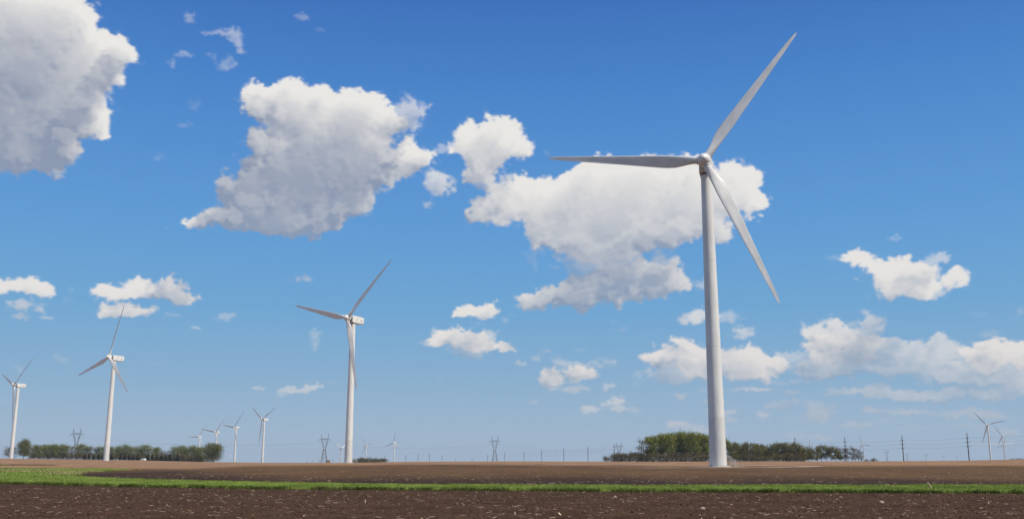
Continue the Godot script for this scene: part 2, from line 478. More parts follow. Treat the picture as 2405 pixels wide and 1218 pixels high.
func build_ground() -> void:
	var soil := mat(Color.WHITE, 1.0, true)
	soil.albedo_texture = grain(31, 0.03, 0.55, 1.25)
	soil.uv1_triplanar = true
	soil.uv1_world_triplanar = true
	soil.uv1_scale = Vector3.ONE * 0.21
	soil.metallic_specular = 0.2
	var s := Shape.new()
	var angles: Array = []
	var a := -60.0
	while a < 60: angles.append(a); a += 0.4
	while a < 300: angles.append(a); a += 6.0
	var n := angles.size()
	var normals := PackedVector3Array()
	var d := 2.0
	var rows := 0
	while d < 14000:
		for k in n:
			var t := deg_to_rad(angles[k])
			var x := sin(t) * d
			var z := -cos(t) * d
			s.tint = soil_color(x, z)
			var low := 0.25 if d < 66 and z < 0 else 0.0      # the near field has a sheet of its own above
			s.point(Vector3(x, ground(x, z) - low * clampf((66 - d) / 8, 0, 1), z))
			normals.append(Vector3(ground(x - 2, z) - ground(x + 2, z), 4, ground(x, z - 2) - ground(x, z + 2)).normalized())
		if rows:
			for k in n:
				var i := (rows - 1) * n + k
				var j := (rows - 1) * n + (k + 1) % n
				s.tri(i, i + n, j); s.tri(j, i + n, j + n)
		rows += 1
		d *= 1.035
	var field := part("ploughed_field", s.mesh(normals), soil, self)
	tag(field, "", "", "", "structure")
	near_field()
	grass_sheets()
	access_road()


const FRONT_X := [-61.4, -39.1, -26.1, -15.0, -7.9, -0.1, 6.8, 12.9, 18.9, 27.6, 37.6, 60.0]
const FRONT_Z := [-89.5, -76.1, -67.8, -62.4, -61.1, -59.0, -57.2, -56.5, -55.6, -53.9, -51.9, -48.0]
const BACK_X := [-80.7, -60.9, -52.3, -37.4, -26.1, -18.9, -7.7, -0.1, 8.4, 16.6, 28.0, 37.5, 60.0]
const BACK_Z := [-117.6, -118.3, -116.0, -97.0, -86.8, -81.6, -74.2, -73.3, -71.2, -72.2, -72.9, -72.9, -73.5]


func front_edge(x: float) -> float:
	return along(FRONT_X, FRONT_Z, x) + 0.5 * soft_noise.get_noise_2d(x * 0.35, 7.0) + 0.5 * soft_noise.get_noise_2d(x * 1.6, 70.0)


func back_edge(x: float) -> float:
	return along(BACK_X, BACK_Z, x) + 2.2 * soft_noise.get_noise_2d(x * 0.12, 17.0) + 1.5 * soft_noise.get_noise_2d(x * 0.6, 27.0)


func near_height(x: float, z: float) -> float:
	return 0.045 * soft_noise.get_noise_2d(x * 1.7, z * 1.7) + 0.035 * soft_noise.get_noise_2d(x * 6.0, z * 6.0) + 0.018 * sin(z * 8.2 + 1.5 * soft_noise.get_noise_2d(x * 0.2, z * 0.3)) - 0.05


func near_field() -> void:
	var s := Shape.new()
	var nx := 520
	var nz := 300
	for j in nz + 1:
		var t := float(j) / nz
		for i in nx + 1:
			var u := float(i) / nx * 2.0 - 1.0
			var x := u * (34.0 + 18.0 * t) - 2.0 * t
			var z := lerpf(-20.0, front_edge(x) - 0.6, t)
			var v := 1.0 + 0.45 * soft_noise.get_noise_2d(x * 0.9, z * 0.9) + 0.35 * soft_noise.get_noise_2d(x * 0.16, z * 0.35 + 50)
			s.tint = Color(0.080 * v, 0.048 * v, 0.030 * v)
			s.point(Vector3(x, near_height(x, z) + 0.05, z))
	for j in nz:
		for i in nx:
			var k := j * (nx + 1) + i
			s.tri(k, k + nx + 1, k + 1); s.tri(k + 1, k + nx + 1, k + nx + 2)
	var m := mat(Color.WHITE, 1.0, true)
	m.albedo_texture = grain(61, 0.05, 0.5, 1.2)
	m.uv1_triplanar = true
	m.uv1_world_triplanar = true
	m.uv1_scale = Vector3.ONE * 0.7
	m.metallic_specular = 0.2
	var o := part("foreground_field", s.mesh(), m, self)
	tag(o, "", "", "", "structure")


func sheet(called: String, near: Array, far: Array, m: Material, up: float, rows := 14) -> void:
	var s := Shape.new()
	var normals := PackedVector3Array()
	for i in near.size():
		for j in rows + 1:
			var p: Vector2 = near[i].lerp(far[i], float(j) / rows)
			var v := 1.0 + 0.5 * soft_noise.get_noise_2d(p.x * 0.25, p.y * 0.12) + 0.35 * soft_noise.get_noise_2d(p.x * 1.5, p.y * 0.9)
			s.tint = Color(v, v, v)
			s.point(on(p.x, p.y, up))
			normals.append(Vector3.UP)
	for i in near.size() - 1:
		for j in rows:
			var k := i * (rows + 1) + j
			s.tri(k, k + rows + 1, k + 1); s.tri(k + 1, k + rows + 1, k + rows + 2)
	var o := part(called, s.mesh(normals), m, self)
	tag(o, "", "", "", "structure")


const ARM_NEAR := [Vector2(-92, -117), Vector2(-59.7, -116.5), Vector2(-52.1, -115.0), Vector2(-58.7, -132), Vector2(-65.8, -153), Vector2(-69.4, -170), Vector2(-70.3, -179.5)]
const ARM_FAR := [Vector2(-190, -228), Vector2(-110.6, -214.6), Vector2(-98.7, -208.8), Vector2(-93.5, -205.3), Vector2(-84.2, -196), Vector2(-77.1, -188.8), Vector2(-71.2, -181.9)]


func arm_edges() -> Array:
	var near := []
	var far := []
	for k in 61:
		var t := k / 10.0
		var i := mini(int(t), 5)
		var wob := Vector2(soft_noise.get_noise_2d(t * 3.0, 5) * 2.5, soft_noise.get_noise_2d(t * 3.0, 55) * 5.0)
		near.append(ARM_NEAR[i].lerp(ARM_NEAR[i + 1], t - i) + wob * 0.5)
		far.append(ARM_FAR[i].lerp(ARM_FAR[i + 1], t - i) + wob)
	return [near, far]


func grass_sheets() -> void:
	var turf := mat(srgb(0.195, 0.265, 0.056), 1.0, true)
	turf.metallic_specular = 0.2
	var near := []
	var far := []
	for k in 421:
		var x := -78.0 + k * 138.0 / 420.0
		near.append(Vector2(x, front_edge(x)))
		far.append(Vector2(x, back_edge(x)))
	sheet("grass_strip", near, far, turf, 0.012, 20)
	var arm := arm_edges()
	sheet("grass_patch", arm[0], arm[1], turf, 0.024, 20)
	near = []
	far = []
	for k in 41:      # a faint green strip farther back at the left
		var a := lerpf(0.0, 1.0, k / 40.0)
		near.append(Vector2(-200, -296).lerp(Vector2(-144, -310), a))
		far.append(Vector2(-310, -460).lerp(Vector2(-150, -322), a) + Vector2(0, 16) * soft_noise.get_noise_2d(k * 0.4, 8))
	sheet("grass_patch", near, far, turf, 0.05, 6)
	near = []
	far = []
	for k in 61:      # a pale strip along the foot of the right-hand wood
		var a := lerpf(0.125, 0.245, k / 60.0)
		near.append(Vector2(a * 520, -520) + Vector2(0, 9) * soft_noise.get_noise_2d(k * 0.3, 1))
		far.append(Vector2(a * 610, -610))
	sheet("grass_margin", near, far, turf, 0.05, 6)


func access_road() -> void:
	# a gravel loop round the nearest turbine, run out to the right
	var gravel := mat(srgb(0.55, 0.43, 0.30), 1.0, true)
	gravel.albedo_texture = grain(77, 0.06, 0.7, 1.0)
	gravel.uv1_triplanar = true
	gravel.uv1_world_triplanar = true
	gravel.uv1_scale = Vector3.ONE * 0.5
	var c := Curve3D.new()
	for p in [Vector2(82, -262), Vector2(70, -243), Vector2(58, -228), Vector2(47, -222), Vector2(36, -219), Vector2(28, -217)]:
		c.add_point(Vector3(p.x, 0, p.y), Vector3.ZERO if p.x > 80 else Vector3(3, 0, -2), Vector3(-3, 0, 2))
	ribbon("gravel_road", c, 5.0, gravel, 0.02)
	var e := Curve3D.new()
	for p in [Vector2(80, -258), Vector2(74, -272), Vector2(66, -292), Vector2(54, -306), Vector2(36, -314), Vector2(12, -318)]:
		e.add_point(Vector3(p.x, 0, p.y), Vector3(2, 0, 4), Vector3(-2, 0, -4))
	ribbon("gravel_road", e, 7.0, gravel, 0.03)
	var s := Shape.new()
	var n := 40
	s.point(on(50.11, -240.62, 0.05))
	for i in n:
		var a := TAU * i / n
		var r := 7.0 + 0.8 * soft_noise.get_noise_2d(cos(a) * 2, sin(a) * 2)
		s.tint = Color.WHITE * (1.0 + 0.2 * soft_noise.get_noise_2d(a * 4, 3))
		s.point(on(50.11 + cos(a) * r, -240.62 + sin(a) * r, 0.04))
	for i in n: s.tri(0, 1 + i, 1 + (i + 1) % n)
	tag(part("gravel_pad", s.mesh(), gravel, self), "", "", "", "structure")


func ribbon(called: String, c: Curve3D, width: float, m: Material, up: float) -> void:
	var s := Shape.new()
	var normals := PackedVector3Array()
	var length := c.get_baked_length()
	var n := int(length / 1.2)
	for i in n + 1:
		var p := c.sample_baked(length * i / n)
		var q := c.sample_baked(minf(length, length * i / n + 0.5))
		var o := c.sample_baked(maxf(0, length * i / n - 0.5))
		var side := (q - o).normalized().cross(Vector3.UP)
		for k in 5:
			var w := (k / 4.0 - 0.5) * width * (1.0 + 0.35 * soft_noise.get_noise_2d(i * 0.21, k * 9.0))
			var at := p + side * w
			var v := 0.92 + 0.4 * soft_noise.get_noise_2d(at.x * 0.5, at.z * 0.5) - (0.12 if k == 2 else 0.0)
			s.tint = Color(v, v, v)
			s.point(on(at.x, at.z, up))
			normals.append(Vector3.UP)
	for i in n:
		for k in 4:
			var j := i * 5 + k
			s.tri(j, j + 5, j + 1); s.tri(j + 1, j + 5, j + 6)
	tag(part(called, s.mesh(normals), m, self), "", "", "", "structure")


# ======================================================================== wind turbines
const OVER := 4.6
const TILT := 4.0
const REACH := 41.25


func blade_mesh() -> Mesh:
	var s := Shape.new()
	var rings := []
	const R := [0.9, 1.6, 2.6, 4.0, 5.6, 7.2, 9.0, 11.0, 14.0, 18.0, 22.0, 26.0, 30.0, 33.5, 36.5, 38.8, 40.2, 40.9, 41.25]
	const CHORD := [1.9, 1.9, 1.95, 2.2, 2.65, 3.05, 3.22, 3.16, 2.92, 2.58, 2.25, 1.94, 1.63, 1.37, 1.12, 0.90, 0.66, 0.40, 0.10]
	const THICK := [1.0, 1.0, 0.95, 0.72, 0.52, 0.41, 0.35, 0.31, 0.28, 0.25, 0.23, 0.21, 0.19, 0.18, 0.18, 0.18, 0.18, 0.18, 0.2]
	const TWIST := [20.0, 20.0, 20.0, 20.0, 19.5, 18.5, 17.0, 15.5, 13.5, 11.5, 10.0, 9.0, 8.0, 7.2, 6.6, 6.2, 6.0, 6.0, 6.0]
	const N := 20
	for k in R.size():
		var ring := PackedVector3Array()
		var b := deg_to_rad(TWIST[k])
		var round_ := clampf((THICK[k] - 0.40) / 0.5, 0, 1)      # a circle at the root, a wing section further out
		for i in N:
			var a := TAU * i / N
			var u := 0.5 + 0.5 * cos(a)      # 1 at the leading edge, 0 at the trailing edge
			var t := 1.0 - u
			var wing := 2.6 * (0.2969 * sqrt(t) - 0.126 * t - 0.3516 * t * t + 0.2843 * t * t * t - 0.1015 * t * t * t * t) * signf(sin(a))
			var y: float = lerpf(wing * 1.9, sin(a), round_) * 0.5 * THICK[k]
			var camber := (1 - round_) * -0.03 * sin(PI * t)
			var axis := lerpf(0.33, 0.5, round_)
			var x: float = (axis - t) * CHORD[k]
			var zz: float = (y + camber) * CHORD[k]
			var bend: float = -0.7 * pow(R[k] / REACH, 2.5) * 0.4
			ring.append(Vector3(x * cos(b) - zz * sin(b), R[k], x * sin(b) + zz * cos(b) + bend))
		rings.append(ring)
	s.loft(rings)
	return s.mesh()


func lathe(profile: Array, n := 32) -> Mesh:      # [z, r] along +z
	var s := Shape.new()
	var rings := []
	for p in profile:
		rings.append(s.ring(Vector3(0, 0, p[0]), Vector3.RIGHT * maxf(p[1], 0.01), Vector3.UP * maxf(p[1], 0.01), n))
	s.loft(rings)
	return s.mesh()


func nacelle_mesh() -> Mesh:
	var s := Shape.new()
	var rings := []
	# z, half width, bottom, top
	for q in [[1.9, 1.45, -1.55, 1.45], [1.7, 1.62, -1.80, 1.72], [0.6, 1.72, -2.05, 1.85], [-2.5, 1.74, -2.0, 1.98], [-5.2, 1.72, -1.75, 2.0], [-6.9, 1.66, -1.45, 1.95], [-7.2, 1.5, -1.25, 1.75]]:
		var w: float = q[1]
		var r := 0.32
		var ring := PackedVector3Array()
		for corner in [[1, 1], [-1, 1], [-1, -1], [1, -1]]:
			var cy: float = q[3] if corner[1] > 0 else q[2]
			var c := Vector3(corner[0] * (w - r), cy - corner[1] * r, q[0])
			var a0: float = {[1, 1]: 0.0, [-1, 1]: 90.0, [-1, -1]: 180.0, [1, -1]: 270.0}[corner]
			for k in 4:
				var a := deg_to_rad(a0 + k * 30.0)
				ring.append(c + Vector3(cos(a), sin(a), 0) * r)
		rings.append(ring)
	s.loft(rings)
	return s.mesh()


func tower_section(y0: float, y1: float, r0: float, r1: float) -> Mesh:
	var s := Shape.new()
	var rings := []
	for p in [[y0, r0 + 0.035], [y0 + 0.16, r0 + 0.035], [y0 + 0.161, r0], [lerpf(y0, y1, 0.5), (r0 + r1) / 2], [y1 - 0.005, r1]]:
		rings.append(s.ring(Vector3(0, p[0], 0), Vector3.RIGHT * p[1], Vector3.BACK * p[1], 40))
	s.loft(rings)
	return s.mesh()


func build_turbines() -> void:
	var paint := mat(srgb(0.73, 0.75, 0.735), 0.40)
	paint.albedo_texture = grain(91, 0.012, 0.90, 1.0, 256)
	paint.uv1_triplanar = true
	paint.uv1_scale = Vector3(0.25, 0.03, 0.25)
	var lower := mat(srgb(0.65, 0.67, 0.66), 0.45)
	lower.albedo_texture = paint.albedo_texture
	lower.uv1_triplanar = true
	lower.uv1_scale = Vector3(0.25, 0.05, 0.25)
	var blade_paint := mat(srgb(0.75, 0.77, 0.755), 0.36)
	blade_paint.albedo_texture = paint.albedo_texture
	blade_paint.uv1_triplanar = true
	blade_paint.uv1_scale = Vector3(0.3, 0.06, 0.3)
	var dark := mat(srgb(0.10, 0.10, 0.105), 0.6)
	var steel := mat(srgb(0.42, 0.43, 0.44), 0.45)
	steel.metallic = 0.4
	var blade := blade_mesh()
	var nacelle := nacelle_mesh()
	var hub := lathe([[-1.55, 1.25], [-1.5, 1.5], [-0.9, 1.72], [0.2, 1.74], [0.9, 1.62], [1.45, 1.32], [1.9, 0.95], [2.2, 0.6], [2.38, 0.28], [2.42, 0.02]])
	var shaft := lathe([[1.2, 1.25], [3.4, 1.25]], 24)
	var yaw_ring := lathe([[-0.35, 1.42], [0.45, 1.42]], 32)
	var collar := lathe([[1.30, 1.10], [1.34, 1.13], [1.78, 1.10], [1.80, 1.05]], 28)
	var vent := Shape.new()
	for k in 5:
		vent.box(Vector3(1.64, -0.30, -5.35 + k * 0.24), Vector3(1.755, 0.22, -5.21 + k * 0.24))
	var vent_mesh := vent.mesh()
	var emblem := Shape.new()
	var er := []
	for i in 25:
		var a := TAU * i / 24
		er.append(Vector3(1.742, 0.15 + sin(a) * 0.55, -1.6 + cos(a) * 0.55))
	var el := []
	for p in er: el.append(0.05)
	emblem.path(er, el, 4)
	var emblem_mesh := emblem.mesh()
	var mast := Shape.new()
	mast.bar(Vector3(0.5, 1.9, -5.6), Vector3(0.5, 3.4, -5.6), 0.05, 0.04)
	mast.bar(Vector3(-0.5, 1.9, -5.6), Vector3(-0.5, 3.4, -5.6), 0.05, 0.04)
	mast.bar(Vector3(-0.6, 2.9, -5.6), Vector3(0.6, 2.9, -5.6), 0.035, 0.035)
	mast.bar(Vector3(0.3, 3.42, -5.6), Vector3(0.7, 3.42, -5.6), 0.09, 0.09)
	mast.bar(Vector3(-0.5, 3.40, -5.9), Vector3(-0.5, 3.40, -5.3), 0.07, 0.05)
	var mast_mesh := mast.mesh()
	# x, height of the rotor axis over y = 0, z, yaw, phase, coning (degrees), label
	var list := [
		[50.11, 75.95, -240.62, -16.0, 36.5, -0.6, "largest and nearest wind turbine, its tower standing by a gravel loop in the field"],
		[-86.49, 76.53, -523.0, -32.8, 44.5, 1.0, "second largest wind turbine, left of centre, one blade hanging down its tower"],
		[-301.38, 77.4, -734.65, -35.2, 13.2, -0.6, "white wind turbine rising in front of the left tree row, nacelle pointing right"],
		[-515.02, 77.93, -1017.05, -40.3, 49.6, -2.1, "leftmost wind turbine, at the left edge of the photo by a round tree"],
		[-419.78, 68.8, -1664.37, -42.0, 62.8, 0.3, "far wind turbine with blades in a Y, rightmost of four past the tree row"],
		[-577.68, 68.68, -2059.98, -35.9, 37.5, 1.3, "wind turbine just right of the dark round tree that ends the left tree row"],
		[-658.02, 62.61, -2193.82, -23.5, 39.7, 0.9, "wind turbine whose tower comes up behind the dark round tree"],
		[-874.09, 65.5, -2758.53, -16.5, 29.3, 1.6, "far wind turbine behind the left tree row, one blade level, leftmost of four"],
		[-2225.49, 44.82, -7772.91, 11.4, 9.0, -0.1, "tiny far wind turbine low beside the right end of the left tree row"],
		[-625.57, 42.88, -3613.82, 63.7, 58.3, -2.1, "far wind turbine half hidden behind the tower of the second largest turbine"],
		[-542.72, 56.62, -3678.23, -38.3, 84.0, 2.0, "far wind turbine standing at the small thicket right of the second largest turbine"],
		[-404.94, 60.37, -3397.35, -24.5, 7.4, 1.3, "far wind turbine just right of the small central thicket, one blade nearly upright"],
		[-1218.4, 26.9, -10733.78, 9.7, 46.2, 0.0, "tiniest wind turbine on the skyline right beside the turbine by the small thicket"],
		[-326.61, 26.3, -9062.38, -31.8, 59.2, 1.4, "tiny wind turbine on the bare skyline left of the central lattice pylon"],
		[1271.45, 57.21, -3571.13, -61.3, 99.6, 0.6, "far wind turbine at the right end of the right-hand wood, one blade pointing right"],
		[1133.15, 36.31, -3754.34, -37.4, 1.1, 0.9, "wind turbine hidden behind the right-hand wood with a single blade tip showing above it"],
		[1053.54, 77.3, -2177.27, -43.2, 77.5, -0.6, "tallest of the three wind turbines at the right edge, left of the other two"],
		[1681.86, 83.72, -3378.15, -34.9, 85.1, -1.7, "middle-sized wind turbine at the right edge, in front of the smallest of the three"],
		[2356.75, 72.57, -4723.56, -29.9, 7.6, -0.6, "smallest of the three wind turbines at the right edge, behind the middle-sized one"],
		[-1311.52, 22.56, -10017.2, 9.7, 115.6, 0.0, "tiny wind turbine peeping over the right end of the small central thicket"],
	]
	for q in list:
		var foot := ground(q[0], q[2])
		var t := thing("wind_turbine", q[6], "wind turbine", Vector3(q[0], foot, q[2]), "wind turbines of the wind farm")
		var axis: float = q[1] - foot
		var top := axis - 2.0
		var cuts := [0.0, 11.8, 29.3, 51.0, top]
		for k in 4:
			var y0: float = cuts[k]
			var y1: float = cuts[k + 1]
			if y1 - y0 < 0.5: continue
			var sec := part("tower_section", tower_section(y0, y1, lerpf(2.06, 1.36, y0 / top), lerpf(2.06, 1.36, y1 / top)), lower if k == 0 else paint, t)
			if k == 0: sec.set_meta("label", "slightly greyer lowest tower section")
		var yaw := deg_to_rad(q[3])
		var ahead := Vector3(sin(yaw) * cos(deg_to_rad(TILT)), sin(deg_to_rad(TILT)), cos(yaw) * cos(deg_to_rad(TILT)))
		var side := Vector3(cos(yaw), 0, -sin(yaw))
		var head := Transform3D(Basis(side, ahead.cross(side), ahead), Vector3(0, axis, 0))
		part("yaw_bearing", yaw_ring, dark, t, Transform3D(Basis(Vector3.RIGHT, -PI / 2), Vector3(0, top, 0)))
		var body := part("nacelle", nacelle, paint, t, head)
		part("side_grille", vent_mesh, dark, body)
		part("side_grille", vent_mesh, dark, body, Transform3D(Basis(Vector3(-1, 0, 0), Vector3(0, 1, 0), Vector3(0, 0, -1)), Vector3(0, 0, -9.74)))
		part("round_emblem", emblem_mesh, steel, body)
		part("weather_mast", mast_mesh, steel, body)
		part("main_shaft", shaft, dark, t, head)
		var at := head * Transform3D(Basis(), Vector3(0, 0, OVER))
		var spinner := part("hub", hub, paint, t, at)
		for k in 3:
			var turn := Basis(Vector3.BACK, -deg_to_rad(q[4] + 120.0 * k))
			part("blade_collar", collar, lower, spinner, Transform3D(turn * Basis(Vector3.RIGHT, -PI / 2), Vector3.ZERO))
			part("blade", blade, blade_paint, t, at * Transform3D(turn * Basis(Vector3.RIGHT, deg_to_rad(q[5])), Vector3.ZERO))
		if q[2] > -600:
			turbine_foot(t, paint, dark, steel)


func turbine_foot(t: Node3D, paint: Material, dark: Material, steel: Material) -> void:
	var s := Shape.new()
	var rings := []
	for p in [[-0.3, 3.0], [0.18, 2.9], [0.22, 2.82], [0.22, 2.0]]:
		rings.append(s.ring(Vector3(0, p[0], 0), Vector3.RIGHT * p[1], Vector3.BACK * p[1], 40))
	s.loft(rings, false)
	part("concrete_plinth", s.mesh(), mat(srgb(0.42, 0.39, 0.35), 0.95), t)
	s = Shape.new()
	for k in 44:
		var a := TAU * k / 44
		var at := Vector3(cos(a) * 2.22, 0.22, sin(a) * 2.22)
		s.bar(at, at + Vector3.UP * 0.22, 0.05, 0.05, 6)
	part("anchor_bolts", s.mesh(), steel, t).set_meta("kind", "stuff")
	# door and steps on the right, a little towards the camera
	var turn := Basis(Vector3.UP, deg_to_rad(12))
	s = Shape.new()
	var ring_a := []
	for y in [1.55, 3.75]:
		var r := PackedVector3Array()
		for k in 7:
			var a := deg_to_rad(-14.0 + k * 28.0 / 6)
			r.append(Vector3(cos(a) * 2.09, y, sin(a) * 2.09))
		for k in 7:
			var a := deg_to_rad(14.0 - k * 28.0 / 6)
			r.append(Vector3(cos(a) * 2.0, y, sin(a) * 2.0))
		ring_a.append(r)
	s.loft(ring_a)
	var door := part("door", s.mesh(), mat(srgb(0.55, 0.56, 0.55), 0.5), t, Transform3D(turn, Vector3.ZERO))
	s = Shape.new()
	s.box(Vector3(2.1, 2.5, 0.28), Vector3(2.2, 2.56, 0.42))
	part("door_handle", s.mesh(), dark, door)
	s = Shape.new()
	s.box(Vector3(2.1, 1.42, -0.55), Vector3(2.95, 1.5, 0.55))
	for k in 7:
		s.box(Vector3(2.98 + k * 0.24, 1.26 - k * 0.19, -0.5), Vector3(3.24 + k * 0.24, 1.30 - k * 0.19, 0.5))
	for z in [-0.52, 0.52]:
		s.bar(Vector3(2.95, 1.46, z), Vector3(4.75, 0.05, z), 0.07, 0.07, 4)
		s.bar(Vector3(2.9, 1.45, z), Vector3(2.9, 0.0, z), 0.05, 0.05, 4)
	var stair := part("entrance_stair", s.mesh(), steel, t, Transform3D(turn, Vector3.ZERO))
	for z in [-0.55, 0.55]:
		s = Shape.new()
		s.path([Vector3(2.15, 2.55, z), Vector3(2.95, 2.55, z), Vector3(4.75, 1.1, z), Vector3(4.75, 0.05, z)], [0.04, 0.04, 0.04, 0.04])
		s.path([Vector3(2.15, 2.05, z), Vector3(2.95, 2.05, z), Vector3(4.75, 0.6, z)], [0.03, 0.03, 0.03])
		for p in [[2.15, 1.5, 2.55], [2.95, 1.5, 2.55], [3.85, 0.75, 1.82]]:
			s.bar(Vector3(p[0], p[1], z), Vector3(p[0], p[2], z), 0.035, 0.035)
		part("handrail", s.mesh(), steel, stair)


# ======================================================================== power lines
func pylon_parts() -> Array:
	var body := Shape.new()
	var up := func(y: float) -> float: return lerpf(4.4, 1.35, y / 21.0) if y < 21 else lerpf(1.35, 4.3, (y - 21.0) / 11.5)
	var deep := func(y: float) -> float: return lerpf(4.4, 1.35, y / 21.0) if y < 21 else lerpf(1.35, 0.7, (y - 21.0) / 11.5)
	var levels := [0.0, 6.5, 12.0, 16.8, 21.0, 24.5, 28.3, 32.5]
	for k in levels.size() - 1:
		var a: float = levels[k]
		var b: float = levels[k + 1]
		for sx in [-1, 1]:
			for sz in [-1, 1]:
				body.bar(Vector3(sx * up.call(a), a, sz * deep.call(a)), Vector3(sx * up.call(b), b, sz * deep.call(b)), 0.22, 0.20, 4)
			body.bar(Vector3(sx * up.call(a), a, -deep.call(a)), Vector3(sx * up.call(b), b, deep.call(b)), 0.09, 0.09, 4)
			body.bar(Vector3(sx * up.call(a), a, deep.call(a)), Vector3(sx * up.call(b), b, -deep.call(b)), 0.09, 0.09, 4)
		for sz in [-1, 1]:
			if a < 21:
				body.bar(Vector3(-up.call(a), a, sz * deep.call(a)), Vector3(up.call(b), b, sz * deep.call(b)), 0.10, 0.10, 4)
				body.bar(Vector3(up.call(a), a, sz * deep.call(a)), Vector3(-up.call(b), b, sz * deep.call(b)), 0.10, 0.10, 4)
				body.bar(Vector3(-up.call(b), b, sz * deep.call(b)), Vector3(up.call(b), b, sz * deep.call(b)), 0.10, 0.10, 4)
	for sz in [-1, 1]:      # inner struts of the fork
		for sx in [-1, 1]:
			body.bar(Vector3(0, 23.0, sz * 1.2), Vector3(sx * 3.3, 32.5, sz * 0.7), 0.10, 0.10, 4)
			body.bar(Vector3(sx * 1.7, 27.8, sz * 0.9), Vector3(sx * 3.2, 28.3, sz * 0.9), 0.08, 0.08, 4)
	var beam := Shape.new()
	for sz in [-0.7, 0.7]:
		beam.bar(Vector3(-8.0, 32.9, sz * 0.3), Vector3(8.0, 32.9, sz * 0.3), 0.14, 0.14, 4)
		beam.bar(Vector3(-4.6, 34.3, sz), Vector3(4.6, 34.3, sz), 0.13, 0.13, 4)
		for sx in [-1, 1]:
			beam.bar(Vector3(sx * 8.0, 32.9, sz * 0.3), Vector3(sx * 4.6, 34.3, sz), 0.12, 0.12, 4)
		for k in 6:
			beam.bar(Vector3(-4.5 + k * 1.5, 32.9, sz), Vector3(-3.75 + k * 1.5, 34.3, sz), 0.08, 0.08, 4)
			beam.bar(Vector3(-3.75 + k * 1.5, 34.3, sz), Vector3(-3.0 + k * 1.5, 32.9, sz), 0.08, 0.08, 4)
	var peak := Shape.new()
	for sx in [-0.55, 0.55]:
		for sz in [-0.55, 0.55]:
			peak.bar(Vector3(sx, 34.3, sz), Vector3(0.5, 41.0, 0), 0.11, 0.09, 4)
	for k in 3:
		peak.bar(Vector3(-0.5 + 0.25 * k, 35.5 + 1.7 * k, 0.3), Vector3(0.6, 37.0 + 1.7 * k, -0.2), 0.06, 0.06, 4)
	var string := Shape.new()
	string.bar(Vector3(0, 0, 0), Vector3(0, -3.2, 0), 0.05, 0.05, 5)
	for k in 9:
		string.bar(Vector3(0, -0.5 - k * 0.27, 0), Vector3(0, -0.6 - k * 0.27, 0), 0.17, 0.10, 7)
	return [body.mesh(), beam.mesh(), peak.mesh(), string.mesh()]


func build_pylons() -> void:
	var m := mat(srgb(0.15, 0.155, 0.165), 0.6)
	m.metallic = 0.3
	var glass := mat(srgb(0.10, 0.09, 0.08), 0.3)
	var meshes := pylon_parts()
	var spots := [
		[-555.8, -1258.0, "steel lattice pylon standing before the left tree row, leftmost of the pylons"],
		[-247.4, -1303.0, "steel lattice pylon just left of the second largest wind turbine's tower"],
		[-25.0, -1436.0, "steel lattice pylon alone on the skyline at the centre of the photo"],
		[197.8, -1824.0, "steel lattice pylon whose forked top shows above the shrubs left of the right-hand wood"],
		[1106.0, -2918.0, "faint lattice pylon just left of the second utility pole from the right edge"],
		[1534.0, -3840.0, "faint lattice pylon just right of the second utility pole from the right edge"],
		[1695.0, -4050.0, "small faint lattice pylon midway between the two rightmost utility poles"],
		[2273.0, -5211.0, "very faint small lattice pylon nearer the rightmost utility pole, left of another"],
		[2735.0, -6080.0, "faintest and most distant lattice pylon, just left of the rightmost utility pole"],
	]
	var proto: Node3D
	for q in spots:
		var at := on(q[0], q[1])
		var t: Node3D
		if proto == null:
			t = thing("lattice_pylon", q[2], "pylon", at, "lattice pylons of the high-voltage line")
			proto = t
			part("lattice_body", meshes[0], m, t)
			var beam := part("bridge_beam", meshes[1], m, t)
			for x in [-7.8, 0.0, 7.8]:
				part("insulator_string", meshes[3], glass, beam, Transform3D(Basis(), Vector3(x, 32.8, 0)))
			part("earth_wire_peak", meshes[2], m, t, Transform3D(Basis(), Vector3(4.3, 0, 0)))
			part("earth_wire_peak", meshes[2], m, t, Transform3D(Basis(Vector3.UP, PI), Vector3(-4.3, 0, 0)))
		else:
			t = proto.duplicate()
			t.name = numbered("lattice_pylon")
			tag(t, q[2], "pylon", "lattice pylons of the high-voltage line")
			add_child(t)
			t.position = at
		t.rotation_degrees.y = {0: 4.0, 1: 2.0, 2: -6.0, 3: -20.0}.get(spots.find(q), -24.0)
		var high := maxf(0.0, -8.0 - at.y) * 0.8      # the far ones stand lower; they reach the same height above the plain
		if q[1] < -2500: t.scale = Vector3(1, (40.0 + high) / 40.0, 1)
	var wire := mat(srgb(0.20, 0.20, 0.205), 0.5)
	var names := ["left", "middle", "right"]
	for k in 3:
		var s := Shape.new()
		for i in 3:
			var ta: Vector3 = on(spots[i][0], spots[i][1], 29.6) + Vector3((k - 1) * 7.8, 0, 0)
			var tb: Vector3 = on(spots[i + 1][0], spots[i + 1][1], 29.6) + Vector3((k - 1) * 7.8, 0, 0)
			s.path(sag(ta, tb, 7.0, 16), filled(17, 0.03), 4)
		tag(part("high_voltage_wire", s.mesh(), wire, self), "thin conductor between the lattice pylons, hung from the %s end of their beams" % names[k] if k != 1 else "thin conductor between the lattice pylons, hung from the middle of their beams", "wire", "wires of the lattice pylons")


func filled(n: int, v: float) -> Array:
	var a := []
	a.resize(n)
	a.fill(v)
	return a


func sag(a: Vector3, b: Vector3, drop: float, n: int) -> Array:
	var r := []
	for i in n + 1:
		var t := float(i) / n
		r.append(a.lerp(b, t) + Vector3.DOWN * drop * 4.0 * t * (1.0 - t))
	return r


